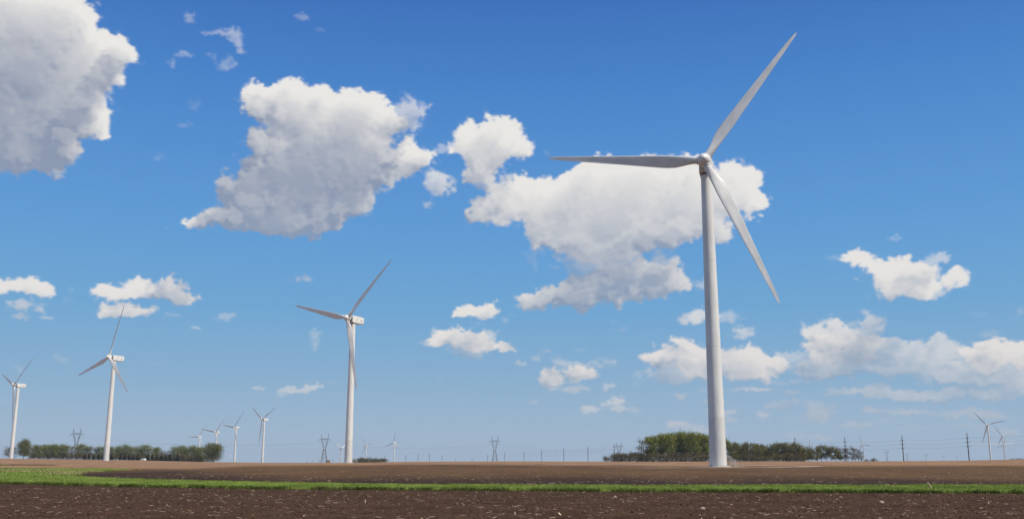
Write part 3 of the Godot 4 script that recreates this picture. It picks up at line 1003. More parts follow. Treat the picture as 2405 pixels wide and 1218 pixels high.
func build_poles() -> void:
	var wood := mat(srgb(0.060, 0.042, 0.036), 0.85)
	var arm_m := mat(srgb(0.07, 0.065, 0.065), 0.7)
	# azimuth tangent, distance, top over eye level as a slope, label
	var list := [
		[0.530, 540.0, 0.0300, ""],
		[0.46199, 560.0, 0.02679, "rightmost tall dark utility pole, beside the three turbines at the right edge"],
		[0.39577, 597.0, 0.02410, "second utility pole from the right edge, alone on the bare skyline"],
		[0.33756, 640.0, 0.02199, "utility pole at the right end of the right-hand wood"],
		[0.28689, 660.0, 0.02199, "black utility pole standing before the middle of the right-hand wood"],
		[0.23892, 720.0, 0.01955, "utility pole before the low wood, first right of the big turbine tower"],
		[0.16562, 720.0, 0.01690, "dark utility pole against the tall trees, first left of the big turbine tower"],
		[0.13321, 735.0, 0.01660, "utility pole against the pale spindly tree at the left end of the tall wood"],
		[0.10352, 881.0, 0.01583, "utility pole at the low shrubs beside the forked pylon top"],
		[0.07687, 1032.0, 0.01317, "utility pole on bare skyline, nearest left of the lone bush by the wood"],
		[0.05236, 1165.0, 0.01170, "utility pole on the bare skyline, second left of the lone small bush by the wood"],
		[0.02999, 1290.0, 0.01025, "utility pole on bare skyline, midway between central pylon and the lone small bush"],
		[0.01197, 1445.0, 0.00912, "utility pole on the bare skyline, second right of the central lattice pylon"],
		[-0.00735, 1570.0, 0.00844, "utility pole on the bare skyline, first right of the central lattice pylon"],
		[-0.02467, 1900.0, 0.00549, "short far utility pole just left of the central lattice pylon"],
		[-0.04033, 2300.0, 0.00210, "tiny stub of a utility pole right of the tiny skyline turbine"],
		[-0.05715, 2500.0, 0.00200, "tiny stub of a utility pole left of the tiny skyline turbine"],
		[-0.07084, 1950.0, 0.00486, "utility pole on the bare skyline, rightmost of the spaced row left of centre"],
		[-0.08346, 1700.0, 0.00646, "utility pole on bare skyline, second from right of the spaced row left of centre"],
		[-0.09491, 1750.0, 0.00634, "utility pole on bare skyline, third from right of the spaced row left of centre"],
		[-0.10728, 1850.0, 0.00549, "utility pole nearest right of the turbine by the small thicket"],
		[-0.12871, 1900.0, 0.00507, "utility pole at the right end of the small central thicket"],
		[-0.17366, 2200.0, 0.00194, "short far utility pole just left of the second largest turbine's tower"],
		[-0.18078, 2250.0, 0.00150, "short far utility pole right of the second lattice pylon"],
		[-0.19513, 2300.0, 0.00110, "tiny far utility pole just left of the second lattice pylon"],
		[-0.20160, 2350.0, 0.00060, "tiny far utility pole, second left of the second lattice pylon"],
		[-0.20745, 2400.0, 0.00015, "tiny far utility pole, third left of the second lattice pylon"],
	]
	var tops := []
	for q in list:
		var x: float = q[0] * q[1]
		var at := on(x, -q[1], -0.2)
		var h: float = EYE + q[2] * q[1] - at.y
		var t: Node3D = thing("utility_pole", q[3] if q[3] else "dark utility pole carrying the wires on past the right edge of the photo", "utility pole", at, "utility poles of the farm power line")
		var s := Shape.new()
		s.path([Vector3.ZERO, Vector3(0, h * 0.5, 0), Vector3(0, h, 0)], [0.30, 0.25, 0.19], 10)
		part("post", s.mesh(), wood, t)
		var hang := []
		for k in 3:
			s = Shape.new()
			var y := h - 2.8 - k * 2.3
			s.bar(Vector3(-1.15, y, 0), Vector3(1.15, y, 0), 0.11, 0.11, 6)
			s.bar(Vector3(-0.9, y, 0), Vector3(0, y - 0.6, 0), 0.05, 0.05, 4)
			var arm := part("crossarm", s.mesh(), arm_m, t)
			s = Shape.new()
			for e in [-1.05, 1.05]:
				s.bar(Vector3(e, y, 0), Vector3(e, y + 0.35, 0), 0.10, 0.06, 7)
			part("insulators", s.mesh(), arm_m, arm)
			hang.append(at + Vector3(1.05, y + 0.36, 0))
		tops.append(hang)
	var wire := mat(srgb(0.07, 0.07, 0.075), 0.5)
	var names := ["top", "middle", "bottom"]
	for k in 3:
		var s := Shape.new()
		for i in 13:
			s.path(sag(tops[i][k], tops[i + 1][k], 0.9, 10), filled(11, 0.028), 4)
		tag(part("power_line_wire", s.mesh(), wire, self), "%s wire of the three strung along the utility poles before the right-hand wood" % names[k], "wire", "wires of the utility poles")


# ======================================================================== trees
func leafy(kind: Dictionary, seed_: int) -> Array:      # [trunk mesh, crown mesh] of a tree of unit kind
	var r := RandomNumberGenerator.new()
	r.seed = seed_
	var wood := Shape.new()
	var leaf := Shape.new()
	var h: float = kind.h
	var w: float = kind.w
	var base: float = kind.base * h
	var lean := Vector3(r.randfn() * 0.03, 1, r.randfn() * 0.03)
	var trunk := []
	var radii := []
	for k in 6:
		var t := k / 5.0
		trunk.append(lean * h * 0.86 * t + Vector3(r.randfn(), 0, r.randfn()) * 0.12 * t)
		radii.append(lerpf(kind.r, 0.05, pow(t, 0.8)))
	wood.path(trunk, radii, 7)
	var tips := []
	for k in int(kind.limbs):
		var t := r.randf_range(kind.base * 0.8, 0.92)
		var from: Vector3 = lean * h * 0.86 * t
		var a := r.randf() * TAU
		var y: float = (t - kind.base) / (1 - kind.base)
		var span: float = w * sqrt(clampf(1.0 - pow(2.0 * clampf(y, 0, 1) - 0.9, 2) * 0.8, 0.15, 1)) * r.randf_range(0.6, 1.05)
		var to := from + Vector3(cos(a) * span, h * r.randf_range(0.06, 0.17), sin(a) * span)
		var mid := from.lerp(to, 0.5) + Vector3.UP * -0.03 * h
		wood.path([from, mid, to], [kind.r * 0.42 * (1.1 - t), kind.r * 0.25 * (1.1 - t), 0.03], 5)
		tips.append(to)
		tips.append(from.lerp(to, 0.6))
		for j in int(kind.twigs):
			var s := from.lerp(to, r.randf_range(0.35, 0.95))
			var e := s + Vector3(r.randfn(), absf(r.randfn()) + 0.6, r.randfn()).normalized() * r.randf_range(0.8, 2.2) * w / 4.5
			wood.bar(s, e, 0.05, 0.02, 3)
			tips.append(e)
	tips.append(lean * h * 0.95)
	for k in int(kind.leaves):
		var c: Vector3 = tips[r.randi() % tips.size()]
		var p: Vector3 = c + Vector3(r.randfn(), r.randfn() * 0.8, r.randfn()) * kind.spread * w
		if p.y < base * 0.55: continue
		var q: float = kind.leaf * r.randf_range(0.55, 1.3)
		var x := Vector3(r.randfn(), r.randfn(), r.randfn()).normalized() * q
		var y := x.cross(Vector3(r.randfn(), r.randfn(), r.randfn())).normalized() * q * 0.8
		var v := r.randf_range(0.6, 1.35)
		var col: Color = kind.color
		var dry: float = r.randf() * kind.dry
		leaf.tint = Color(col.r * v, col.g * v, col.b * v).lerp(Color(0.15, 0.105, 0.060), dry)
		leaf.quad(p - x * 0.5, p + y * 0.5, p + x * 0.5, p - y * 0.5)
	return [wood.mesh(), leaf.mesh()]


func conifer(seed_: int) -> Array:
	var r := RandomNumberGenerator.new()
	r.seed = seed_
	var wood := Shape.new()
	var leaf := Shape.new()
	wood.path([Vector3.ZERO, Vector3(0, 4, 0), Vector3(0, 8.4, 0)], [0.20, 0.13, 0.03], 7)
	for k in 280:
		var t := pow(r.randf(), 1.3)
		var y := lerpf(0.5, 8.2, t)
		var len_ := lerpf(2.5, 0.25, pow(t, 0.9)) * r.randf_range(0.75, 1.12)
		var a := r.randf() * TAU
		var out := Vector3(cos(a), -0.22, sin(a))
		var side := Vector3(-sin(a), 0, cos(a)) * lerpf(0.5, 0.16, t)
		var from := Vector3(0, y + 0.3, 0)
		var v := r.randf_range(0.6, 1.3)
		leaf.tint = Color(0.022 * v, 0.034 * v, 0.019 * v)
		leaf.quad(from + out * len_ * 0.15, from + out * len_ * 0.6 + side, from + out * len_, from + out * len_ * 0.6 - side)
		leaf.quad(from + out * len_ * 0.2, from + out * len_ * 0.6 + side * 0.3 + Vector3.UP * 0.3, from + out * len_ * 0.95, from + out * len_ * 0.6 - side * 0.3 - Vector3.UP * 0.35)
	return [wood.mesh(), leaf.mesh()]


func build_trees() -> void:
	var bark := mat(srgb(0.105, 0.085, 0.068), 0.95)
	var pale_bark := mat(srgb(0.13, 0.115, 0.095), 0.95)
	var foliage := mat(Color.WHITE, 0.8, true)
	foliage.backlight_enabled = true
	foliage.backlight = Color(0.35, 0.38, 0.22)
	foliage.metallic_specular = 0.25
	var needles := mat(Color.WHITE, 0.85, true)
	needles.metallic_specular = 0.2
	var kinds := {
		"cottonwood": {"h": 25.0, "w": 4.6, "base": 0.36, "r": 0.42, "limbs": 17, "twigs": 3, "leaves": 3400, "spread": 0.28, "leaf": 0.66, "color": Color(0.205, 0.238, 0.045), "dry": 0.22},
		"belt": {"h": 15.0, "w": 3.6, "base": 0.26, "r": 0.24, "limbs": 15, "twigs": 4, "leaves": 1900, "spread": 0.30, "leaf": 0.58, "color": Color(0.150, 0.160, 0.042), "dry": 0.55},
		"sparse": {"h": 15.0, "w": 3.4, "base": 0.24, "r": 0.24, "limbs": 18, "twigs": 8, "leaves": 850, "spread": 0.24, "leaf": 0.48, "color": Color(0.125, 0.115, 0.052), "dry": 0.7},
		"windbreak": {"h": 18.0, "w": 5.2, "base": 0.10, "r": 0.28, "limbs": 24, "twigs": 4, "leaves": 3600, "spread": 0.27, "leaf": 0.64, "color": Color(0.170, 0.205, 0.062), "dry": 0.3},
		"round": {"h": 19.0, "w": 8.2, "base": 0.07, "r": 0.45, "limbs": 40, "twigs": 3, "leaves": 9500, "spread": 0.21, "leaf": 0.66, "color": Color(0.125, 0.142, 0.036), "dry": 0.3},
		"shrub": {"h": 7.5, "w": 3.4, "base": 0.10, "r": 0.16, "limbs": 16, "twigs": 3, "leaves": 950, "spread": 0.26, "leaf": 0.5, "color": Color(0.095, 0.090, 0.033), "dry": 0.6},
	}
	var made := {}
	for k in kinds:
		made[k] = []
		for j in 3: made[k].append(leafy(kinds[k], 100 + j * 7 + k.length() * 31))
	made["conifer"] = [conifer(5), conifer(6)]
	var high := {"cottonwood": 25.0, "belt": 15.0, "sparse": 15.0, "windbreak": 18.0, "round": 19.0, "shrub": 7.5, "conifer": 8.5}
	var protos := {}
	var r := RandomNumberGenerator.new()
	r.seed = 77
	var plant := func(kind: String, called: String, a: float, d: float, h: float, wide: float, label: String, category: String, group: String) -> void:
		var j: int = r.randi() % made[kind].size()
		var key := kind + str(j)
		var t: Node3D
		if protos.has(key):
			t = protos[key].duplicate()
			t.name = numbered(called)
			tag(t, label, category, group)
			add_child(t)
		else:
			t = thing(called, label, category, Vector3.ZERO, group)
			part("trunk", made[kind][j][0], pale_bark if kind == "sparse" else bark, t)
			part("crown", made[kind][j][1], needles if kind == "conifer" else foliage, t)
			protos[key] = t
		t.position = on(a * d, -d, -0.14 * h if kind == "shrub" else -0.1)
		t.rotation.y = r.randf() * TAU
		var s: float = h / high[kind]
		t.scale = Vector3(s * wide, s, s * wide)
	# height of a tree whose top stands at a slope over eye level
	var tall := func(a: float, d: float, top: float) -> float: return EYE + top * d - ground(a * d, -d)
	for q in [[-0.5079, 1120, 0.01477, 1.00]]:
		plant.call("shrub", "bush", q[0], q[1], tall.call(q[0], q[1], q[2]), q[3], "low bush at the far left, beside the leftmost turbine's tower", "bush", "")
	for q in [[-0.4942, 1120, 0.01943, 0.85]]:
		plant.call("round", "round_tree", q[0], q[1], tall.call(q[0], q[1], q[2]), q[3], "tall full round tree right beside the leftmost turbine's tower", "tree", "")
	for q in [[-0.4830, 1153, 0.01604, 1.20], [-0.4774, 1157, 0.01477, 1.20], [-0.4731, 1174, 0.01561, 1.20], [-0.4688, 1167, 0.01519, 1.20], [-0.4645, 1153, 0.01561, 1.20], [-0.4602, 1163, 0.01477, 1.20], [-0.4555, 1164, 0.01519, 1.20], [-0.4508, 1155, 0.01434, 1.20]]:
		plant.call("windbreak", "windbreak_tree", q[0], q[1], tall.call(q[0], q[1], q[2]), q[3], "slender pale green tree in the left row, between round tree and lattice pylon", "tree", "trees of the left tree row")
	for q in [[-0.4456, 1177, 0.01477, 1.20], [-0.4405, 1158, 0.01392, 1.20], [-0.4263, 1168, 0.01434, 1.20], [-0.4212, 1173, 0.01308, 1.20], [-0.4121, 1184, 0.01392, 1.20]]:
		plant.call("sparse", "windbreak_tree", q[0], q[1], tall.call(q[0], q[1], q[2]), q[3], "pale green tree in the left row, between lattice pylon and turbine tower", "tree", "trees of the left tree row")
	for q in [[-0.4358, 1167, 0.01561, 1.20], [-0.4310, 1171, 0.01350, 1.20], [-0.4164, 1177, 0.01434, 1.20]]:
		plant.call("windbreak", "windbreak_tree", q[0], q[1], tall.call(q[0], q[1], q[2]), q[3], "pale green tree in the left row, between lattice pylon and turbine tower", "tree", "trees of the left tree row")
	for q in [[-0.4057, 1164, 0.01434, 1.10], [-0.4010, 1174, 0.01350, 1.10], [-0.3962, 1176, 0.01477, 1.10], [-0.3915, 1164, 0.01646, 1.10], [-0.3868, 1155, 0.01434, 1.10], [-0.3821, 1184, 0.01434, 1.10], [-0.3769, 1164, 0.01350, 1.10]]:
		plant.call("windbreak", "windbreak_tree", q[0], q[1], tall.call(q[0], q[1], q[2]), q[3], "pale green tree in the left row, just right of the turbine tower", "tree", "trees of the left tree row")
	for q in [[-0.3700, 1160, 0.01604, 1.50]]:
		plant.call("windbreak", "windbreak_tree", q[0], q[1], tall.call(q[0], q[1], q[2]), q[3], "broad tree in the left row above the small white hut", "tree", "trees of the left tree row")
	for q in [[-0.3602, 1170, 0.01308, 1.15]]:
		plant.call("windbreak", "windbreak_tree", q[0], q[1], tall.call(q[0], q[1], q[2]), q[3], "tree in the left row just right of the broad one above the white hut", "tree", "trees of the left tree row")
	for q in [[-0.3546, 1170, 0.01054, 0.80], [-0.3516, 1170, 0.00969, 0.80], [-0.3481, 1170, 0.01012, 0.80]]:
		plant.call("sparse", "bare_tree", q[0], q[1], tall.call(q[0], q[1], q[2]), q[3], "thin nearly bare tree in the low gap of the left row", "tree", "trees of the left tree row")
	for q in [[-0.3404, 1154, 0.01434, 1.05], [-0.3344, 1172, 0.01477, 1.05], [-0.3288, 1163, 0.01350, 1.05], [-0.3236, 1159, 0.01392, 1.05], [-0.3185, 1168, 0.01350, 1.05], [-0.3142, 1146, 0.01265, 1.05]]:
		plant.call("windbreak", "windbreak_tree", q[0], q[1], tall.call(q[0], q[1], q[2]), q[3], "leafy tree in the left row, left of the dark round tree at its right end", "tree", "trees of the left tree row")
	for q in [[-0.3022, 1125, 0.01646, 1.03]]:
		plant.call("round", "round_tree", q[0], q[1], tall.call(q[0], q[1], q[2]), q[3], "dark full round tree ending the left tree row at right", "tree", "")
	for q in [[-0.4323, 1120, 0.00695, 1.00], [-0.4276, 1120, 0.00695, 1.00], [-0.4230, 1120, 0.00695, 1.00], [-0.4183, 1120, 0.00695, 1.00], [-0.4134, 1120, 0.00695, 1.00]]:
		plant.call("conifer", "conifer", q[0], q[1], tall.call(q[0], q[1], q[2]), q[3], "dark conifer before the left tree row, left of the turbine tower", "conifer", "conifers before the left tree row")
	for q in [[-0.4048, 1120, 0.00674, 1.00], [-0.3958, 1120, 0.00674, 1.00], [-0.3915, 1120, 0.00674, 1.00], [-0.3872, 1120, 0.00674, 1.00], [-0.3829, 1120, 0.00674, 1.00], [-0.3786, 1120, 0.00674, 1.00]]:
		plant.call("conifer", "conifer", q[0], q[1], tall.call(q[0], q[1], q[2]), q[3], "dark conifer before the left tree row, between turbine tower and white hut", "conifer", "conifers before the left tree row")
	for q in [[-0.3679, 1120, 0.00653, 1.00], [-0.3636, 1120, 0.00653, 1.00], [-0.3590, 1120, 0.00653, 1.00], [-0.3547, 1120, 0.00653, 1.00], [-0.3503, 1120, 0.00653, 1.00], [-0.3460, 1120, 0.00653, 1.00]]:
		plant.call("conifer", "conifer", q[0], q[1], tall.call(q[0], q[1], q[2]), q[3], "dark conifer before the left tree row, right of the white hut", "conifer", "conifers before the left tree row")
	for q in [[-0.3387, 1120, 0.00674, 1.15]]:
		plant.call("conifer", "conifer", q[0], q[1], tall.call(q[0], q[1], q[2]), q[3], "dark conifer at the right end of the conifer row", "conifer", "conifers before the left tree row")
	for q in [[-0.4864, 1148, 0.00550, 1.50], [-0.4824, 1153, 0.00732, 1.50], [-0.4783, 1145, 0.00483, 1.50], [-0.4742, 1147, 0.00572, 1.50], [-0.4701, 1154, 0.00539, 1.50], [-0.4660, 1155, 0.00694, 1.50], [-0.4620, 1153, 0.00564, 1.50], [-0.4579, 1149, 0.00516, 1.50], [-0.4538, 1156, 0.00534, 1.50], [-0.4497, 1156, 0.00728, 1.50]]:
		plant.call("shrub", "undergrowth_bush", q[0], q[1], tall.call(q[0], q[1], q[2]), q[3], "low bush under the left tree row, left of the lattice pylon", "shrub", "undergrowth of the left tree row")
	for q in [[-0.4456, 1150, 0.00642, 1.50], [-0.4416, 1153, 0.00715, 1.50], [-0.4375, 1156, 0.00672, 1.50], [-0.4334, 1151, 0.00677, 1.50], [-0.4293, 1152, 0.00640, 1.50], [-0.4252, 1145, 0.00700, 1.50], [-0.4212, 1154, 0.00538, 1.50], [-0.4171, 1157, 0.00591, 1.50], [-0.4130, 1156, 0.00698, 1.50]]:
		plant.call("shrub", "undergrowth_bush", q[0], q[1], tall.call(q[0], q[1], q[2]), q[3], "low bush under the left tree row, between lattice pylon and turbine tower", "shrub", "undergrowth of the left tree row")
	for q in [[-0.4048, 1157, 0.00708, 1.50], [-0.4007, 1152, 0.00574, 1.50], [-0.3967, 1155, 0.00472, 1.50], [-0.3926, 1143, 0.00525, 1.50], [-0.3885, 1143, 0.00649, 1.50], [-0.3844, 1145, 0.00701, 1.50], [-0.3803, 1144, 0.00505, 1.50], [-0.3763, 1150, 0.00671, 1.50]]:
		plant.call("shrub", "undergrowth_bush", q[0], q[1], tall.call(q[0], q[1], q[2]), q[3], "low bush under the left tree row, between turbine tower and white hut", "shrub", "undergrowth of the left tree row")
	for q in [[-0.3653, 1157, 0.00508, 1.50], [-0.3612, 1145, 0.00549, 1.50], [-0.3572, 1153, 0.00597, 1.50], [-0.3531, 1153, 0.00743, 1.50], [-0.3490, 1151, 0.00650, 1.50], [-0.3449, 1153, 0.00561, 1.50], [-0.3408, 1151, 0.00604, 1.50], [-0.3367, 1150, 0.00700, 1.50], [-0.3327, 1150, 0.00721, 1.50], [-0.3286, 1154, 0.00600, 1.50], [-0.3245, 1142, 0.00642, 1.50], [-0.3204, 1145, 0.00603, 1.50], [-0.3163, 1148, 0.00539, 1.50], [-0.3123, 1157, 0.00646, 1.50]]:
		plant.call("shrub", "undergrowth_bush", q[0], q[1], tall.call(q[0], q[1], q[2]), q[3], "low bush under the left tree row, between the white hut and the dark round tree", "shrub", "undergrowth of the left tree row")
	for q in [[-0.1579, 1491, 0.00168, 1.50], [-0.1548, 1488, 0.00253, 1.50], [-0.1518, 1488, 0.00295, 1.50], [-0.1488, 1498, 0.00253, 1.50], [-0.1458, 1467, 0.00210, 1.50], [-0.1428, 1504, 0.00274, 1.50], [-0.1394, 1534, 0.00253, 1.50], [-0.1359, 1505, 0.00168, 1.50], [-0.1325, 1520, 0.00210, 1.50], [-0.1291, 1536, 0.00231, 1.50]]:
		plant.call("shrub", "thicket_tree", q[0], q[1], tall.call(q[0], q[1], q[2]), q[3], "grey-brown low tree of the small thicket right of the second largest turbine", "tree", "trees of the small central thicket")
	for q in [[0.0956, 820, 0.00484, 1.00]]:
		plant.call("shrub", "lone_bush", q[0], q[1], tall.call(q[0], q[1], q[2]), q[3], "lone small pale bush just left of the right-hand wood", "bush", "")
	for q in [[0.1037, 809, 0.00716, 1.05], [0.1080, 805, 0.00801, 1.05], [0.1128, 808, 0.00822, 1.05], [0.1175, 808, 0.00779, 1.05], [0.1222, 785, 0.00864, 1.05], [0.1265, 794, 0.00927, 1.05], [0.1308, 789, 0.00801, 1.05], [0.1347, 785, 0.00716, 1.05]]:
		plant.call("shrub", "shrub", q[0], q[1], tall.call(q[0], q[1], q[2]), q[3], "dark low shrub at the left foot of the right-hand wood", "shrub", "shrubs of the right-hand wood")
	for q in [[0.1312, 800, 0.02155, 0.90]]:
		plant.call("sparse", "spindly_tree", q[0], q[1], tall.call(q[0], q[1], q[2]), q[3], "pale spindly half-bare tree at the left end of the tall wood", "tree", "")
	for q in [[0.1385, 792, 0.02367, 1.00], [0.1437, 786, 0.02495, 1.00], [0.1493, 793, 0.02580, 1.00], [0.1548, 792, 0.02707, 1.00], [0.1600, 781, 0.02792, 1.00], [0.1652, 789, 0.02877, 1.00], [0.1703, 787, 0.02963, 1.00], [0.1755, 795, 0.02877, 1.00], [0.1806, 780, 0.02920, 1.00], [0.1858, 782, 0.02792, 1.00], [0.1905, 790, 0.02792, 1.00], [0.1952, 788, 0.02665, 1.00], [0.1999, 794, 0.02537, 1.00]]:
		plant.call("cottonwood", "tall_tree", q[0], q[1], tall.call(q[0], q[1], q[2]), q[3], "tall green tree in the dense wood left of the big turbine tower", "tree", "trees of the tall right-hand wood")
	for q in [[0.1424, 832, 0.02367, 1.05], [0.1523, 829, 0.02580, 1.05], [0.1626, 844, 0.02707, 1.05], [0.1729, 830, 0.02792, 1.05], [0.1832, 828, 0.02750, 1.05], [0.1931, 831, 0.02622, 1.05], [0.2030, 832, 0.02580, 1.05], [0.2085, 830, 0.02580, 1.05]]:
		plant.call("cottonwood", "tall_tree", q[0], q[1], tall.call(q[0], q[1], q[2]), q[3], "back-rank tall tree of the dense wood left of the big turbine tower", "tree", "trees of the tall right-hand wood")
	for q in [[0.1385, 774, 0.00758, 1.30], [0.1441, 781, 0.00674, 1.30], [0.1493, 766, 0.00843, 1.30], [0.1544, 771, 0.00716, 1.30], [0.1600, 776, 0.00927, 1.30], [0.1656, 780, 0.00758, 1.30], [0.1707, 782, 0.00885, 1.30], [0.1763, 767, 0.00716, 1.30], [0.1819, 774, 0.00927, 1.30], [0.1875, 780, 0.00758, 1.30], [0.1926, 765, 0.00843, 1.30], [0.1982, 775, 0.00716, 1.30]]:
		plant.call("shrub", "undergrowth_bush", q[0], q[1], tall.call(q[0], q[1], q[2]), q[3], "low bushy undergrowth tree at the foot of the dense tall wood", "shrub", "undergrowth of the right-hand wood")
	for q in [[0.2145, 800, 0.02325, 0.90]]:
		plant.call("cottonwood", "tall_tree", q[0], q[1], tall.call(q[0], q[1], q[2]), q[3], "tall green tree just right of the big turbine tower", "tree", "")
	for q in [[0.2197, 800, 0.01985, 0.85]]:
		plant.call("cottonwood", "tall_tree", q[0], q[1], tall.call(q[0], q[1], q[2]), q[3], "green tree stepping down right of the big turbine tower", "tree", "")
	for q in [[0.2249, 777, 0.01688, 1.00], [0.2296, 791, 0.01646, 1.00], [0.2343, 796, 0.01604, 1.00], [0.2390, 786, 0.01688, 1.00], [0.2442, 773, 0.01646, 1.00], [0.2489, 775, 0.01561, 1.00], [0.2541, 783, 0.01519, 1.00], [0.2592, 793, 0.01477, 1.00], [0.2639, 779, 0.01604, 1.00], [0.2691, 789, 0.01604, 1.00], [0.2743, 783, 0.01646, 1.00], [0.2790, 779, 0.01688, 1.00], [0.2841, 790, 0.01646, 1.00], [0.2893, 780, 0.01604, 1.00]]:
		plant.call("belt", "wood_tree", q[0], q[1], tall.call(q[0], q[1], q[2]), q[3], "budding tree in the low brownish wood right of the big turbine tower", "tree", "trees of the low right-hand wood")
	for q in [[0.2270, 822, 0.01561, 1.15], [0.2365, 830, 0.01561, 1.15], [0.2463, 825, 0.01519, 1.15], [0.2562, 831, 0.01434, 1.15], [0.2661, 825, 0.01519, 1.15], [0.2764, 818, 0.01604, 1.15], [0.2863, 824, 0.01604, 1.15], [0.2949, 832, 0.01477, 1.15]]:
		plant.call("belt", "wood_tree", q[0], q[1], tall.call(q[0], q[1], q[2]), q[3], "back-rank budding tree of the low wood right of the big turbine tower", "tree", "trees of the low right-hand wood")
	for q in [[0.2691, 800, 0.01773, 0.90]]:
		plant.call("sparse", "bare_tree", q[0], q[1], tall.call(q[0], q[1], q[2]), q[3], "grey bare-topped tree standing above the middle of the low wood", "tree", "")
	for q in [[0.2944, 791, 0.01477, 0.95], [0.2992, 799, 0.01434, 0.95], [0.3035, 780, 0.01392, 0.95], [0.3082, 787, 0.01371, 0.95], [0.3129, 795, 0.01434, 0.95], [0.3176, 794, 0.01434, 0.95], [0.3224, 791, 0.01350, 0.95], [0.3271, 793, 0.01308, 0.95], [0.3314, 798, 0.01308, 0.95]]:
		plant.call("belt", "wood_tree", q[0], q[1], tall.call(q[0], q[1], q[2]), q[3], "tree with a visible trunk in the thinner right part of the low wood", "tree", "trees of the thin right part of the low wood")
	for q in [[0.3357, 793, 0.01265, 0.90], [0.3395, 791, 0.01308, 0.90], [0.3434, 791, 0.01329, 0.90], [0.3468, 793, 0.01265, 0.90], [0.3503, 787, 0.01138, 0.90], [0.3533, 793, 0.00969, 0.90]]:
		plant.call("sparse", "bare_tree", q[0], q[1], tall.call(q[0], q[1], q[2]), q[3], "nearly bare spindly tree at the right end of the low wood", "tree", "bare trees at the right end of the low wood")
	for q in [[0.2188, 775, 0.00635, 1.35], [0.2244, 762, 0.00681, 1.35], [0.2300, 776, 0.00662, 1.35], [0.2356, 772, 0.00627, 1.35], [0.2412, 768, 0.00711, 1.35], [0.2468, 763, 0.00600, 1.35], [0.2523, 776, 0.00550, 1.35], [0.2579, 764, 0.00518, 1.35], [0.2635, 776, 0.00804, 1.35], [0.2691, 766, 0.00707, 1.35], [0.2747, 773, 0.00714, 1.35], [0.2803, 770, 0.00788, 1.35], [0.2859, 774, 0.00620, 1.35], [0.2914, 775, 0.00839, 1.35]]:
		plant.call("shrub", "undergrowth_bush", q[0], q[1], tall.call(q[0], q[1], q[2]), q[3], "low bush at the foot of the low wood right of the big turbine tower", "shrub", "undergrowth of the right-hand wood")
	for q in [[0.3576, 1300, 0.00126, 1.00]]:
		plant.call("shrub", "bush", q[0], q[1], tall.call(q[0], q[1], q[2]), q[3], "tiny bush just beyond the right end of the low wood", "bush", "")
	for q in [[0.3653, 1400, 0.00253, 1.20]]:
		plant.call("shrub", "bush", q[0], q[1], tall.call(q[0], q[1], q[2]), q[3], "small bare bush alone on the skyline right of the low wood", "bush", "")
	for q in [[0.5062, 1500, 0.00168, 1.60], [0.5105, 1500, 0.00189, 1.60], [0.5135, 1500, 0.00210, 1.60]]:
		plant.call("shrub", "bush", q[0], q[1], tall.call(q[0], q[1], q[2]), q[3], "far dark bush on the skyline at the right edge of the photo", "bush", "bushes on the skyline at the right edge")


# ======================================================================== small things and the field's litter
func build_field_details() -> void:
	# a box and a post on the skyline, a white hut in the trees, a stake, stones
	var s := Shape.new()
	s.box(Vector3(-0.75, -0.3, -0.6), Vector3(0.75, 1.35, 0.6))
	s.box(Vector3(-0.8, 1.35, -0.65), Vector3(0.8, 1.45, 0.65))
	tag(part("utility_box", s.mesh(), mat(srgb(0.30, 0.22, 0.14), 0.8), self, Transform3D(Basis(), on(-97.1, -525.0))), "small tan box on the skyline just right of the second lattice pylon", "utility box")
	s = Shape.new()
	s.path([Vector3(0, -0.4, 0), Vector3(0, 1.35, 0), Vector3(0, 1.45, 0)], [0.2, 0.2, 0.12], 8)
	tag(part("marker_post", s.mesh(), mat(srgb(0.09, 0.05, 0.03), 0.9), self, Transform3D(Basis(), on(-98.4, -525.0))), "short dark post on the skyline beside the small tan box", "post")
	var hut := thing("white_hut", "small white round-roofed hut at the foot of the left tree row", "hut", on(-419.8, -1128.0, -0.3))
	s = Shape.new()
	var arcs := []
	for z in [-3.0, 3.0]:
		var arc := PackedVector3Array()
		for k in 13:
			arc.append(Vector3(cos(PI * k / 12) * 2.5, sin(PI * k / 12) * 2.9, z))
		arcs.append(arc)
	s.loft(arcs)
	part("round_roof", s.mesh(), mat(srgb(0.55, 0.56, 0.55), 0.7), hut)
	s = Shape.new()
	s.box(Vector3(-0.6, 0, 3.0), Vector3(0.6, 2.0, 3.05))
	part("door", s.mesh(), mat(srgb(0.35, 0.36, 0.36), 0.7), hut)
	s = Shape.new()
	s.path([Vector3(0.16, -0.1, 0), Vector3(0.02, 0.20, 0), Vector3(-0.13, 0.42, 0)], [0.045, 0.05, 0.045], 7)
	tag(part("marker_stake", s.mesh(), mat(srgb(0.55, 0.42, 0.28), 0.9), self, Transform3D(Basis(), on(26.2, -62.4))), "short tilted tan stake sticking out of the green grass strip at right", "stake")
	for q in [[7.05, -37.0, 0.075, "pale stone lying in the dark foreground soil below the big turbine"], [15.25, -41.2, 0.07, "pale stone lying in the dark foreground soil at right, below the low wood"]]:
		tag(part("field_stone", stone(int(q[0] * 10)), mat(srgb(0.34, 0.26, 0.20), 0.9), self, Transform3D(Basis(Vector3.UP, q[0]).scaled(Vector3(q[2] * 1.5, q[2], q[2])), Vector3(q[0], near_height(q[0], q[1]) + 0.05 + q[2] * 0.5, q[1]))), q[3], "stone", "stones in the foreground field")
	scatter_clods()
	scatter_residue()
	scatter_grass()


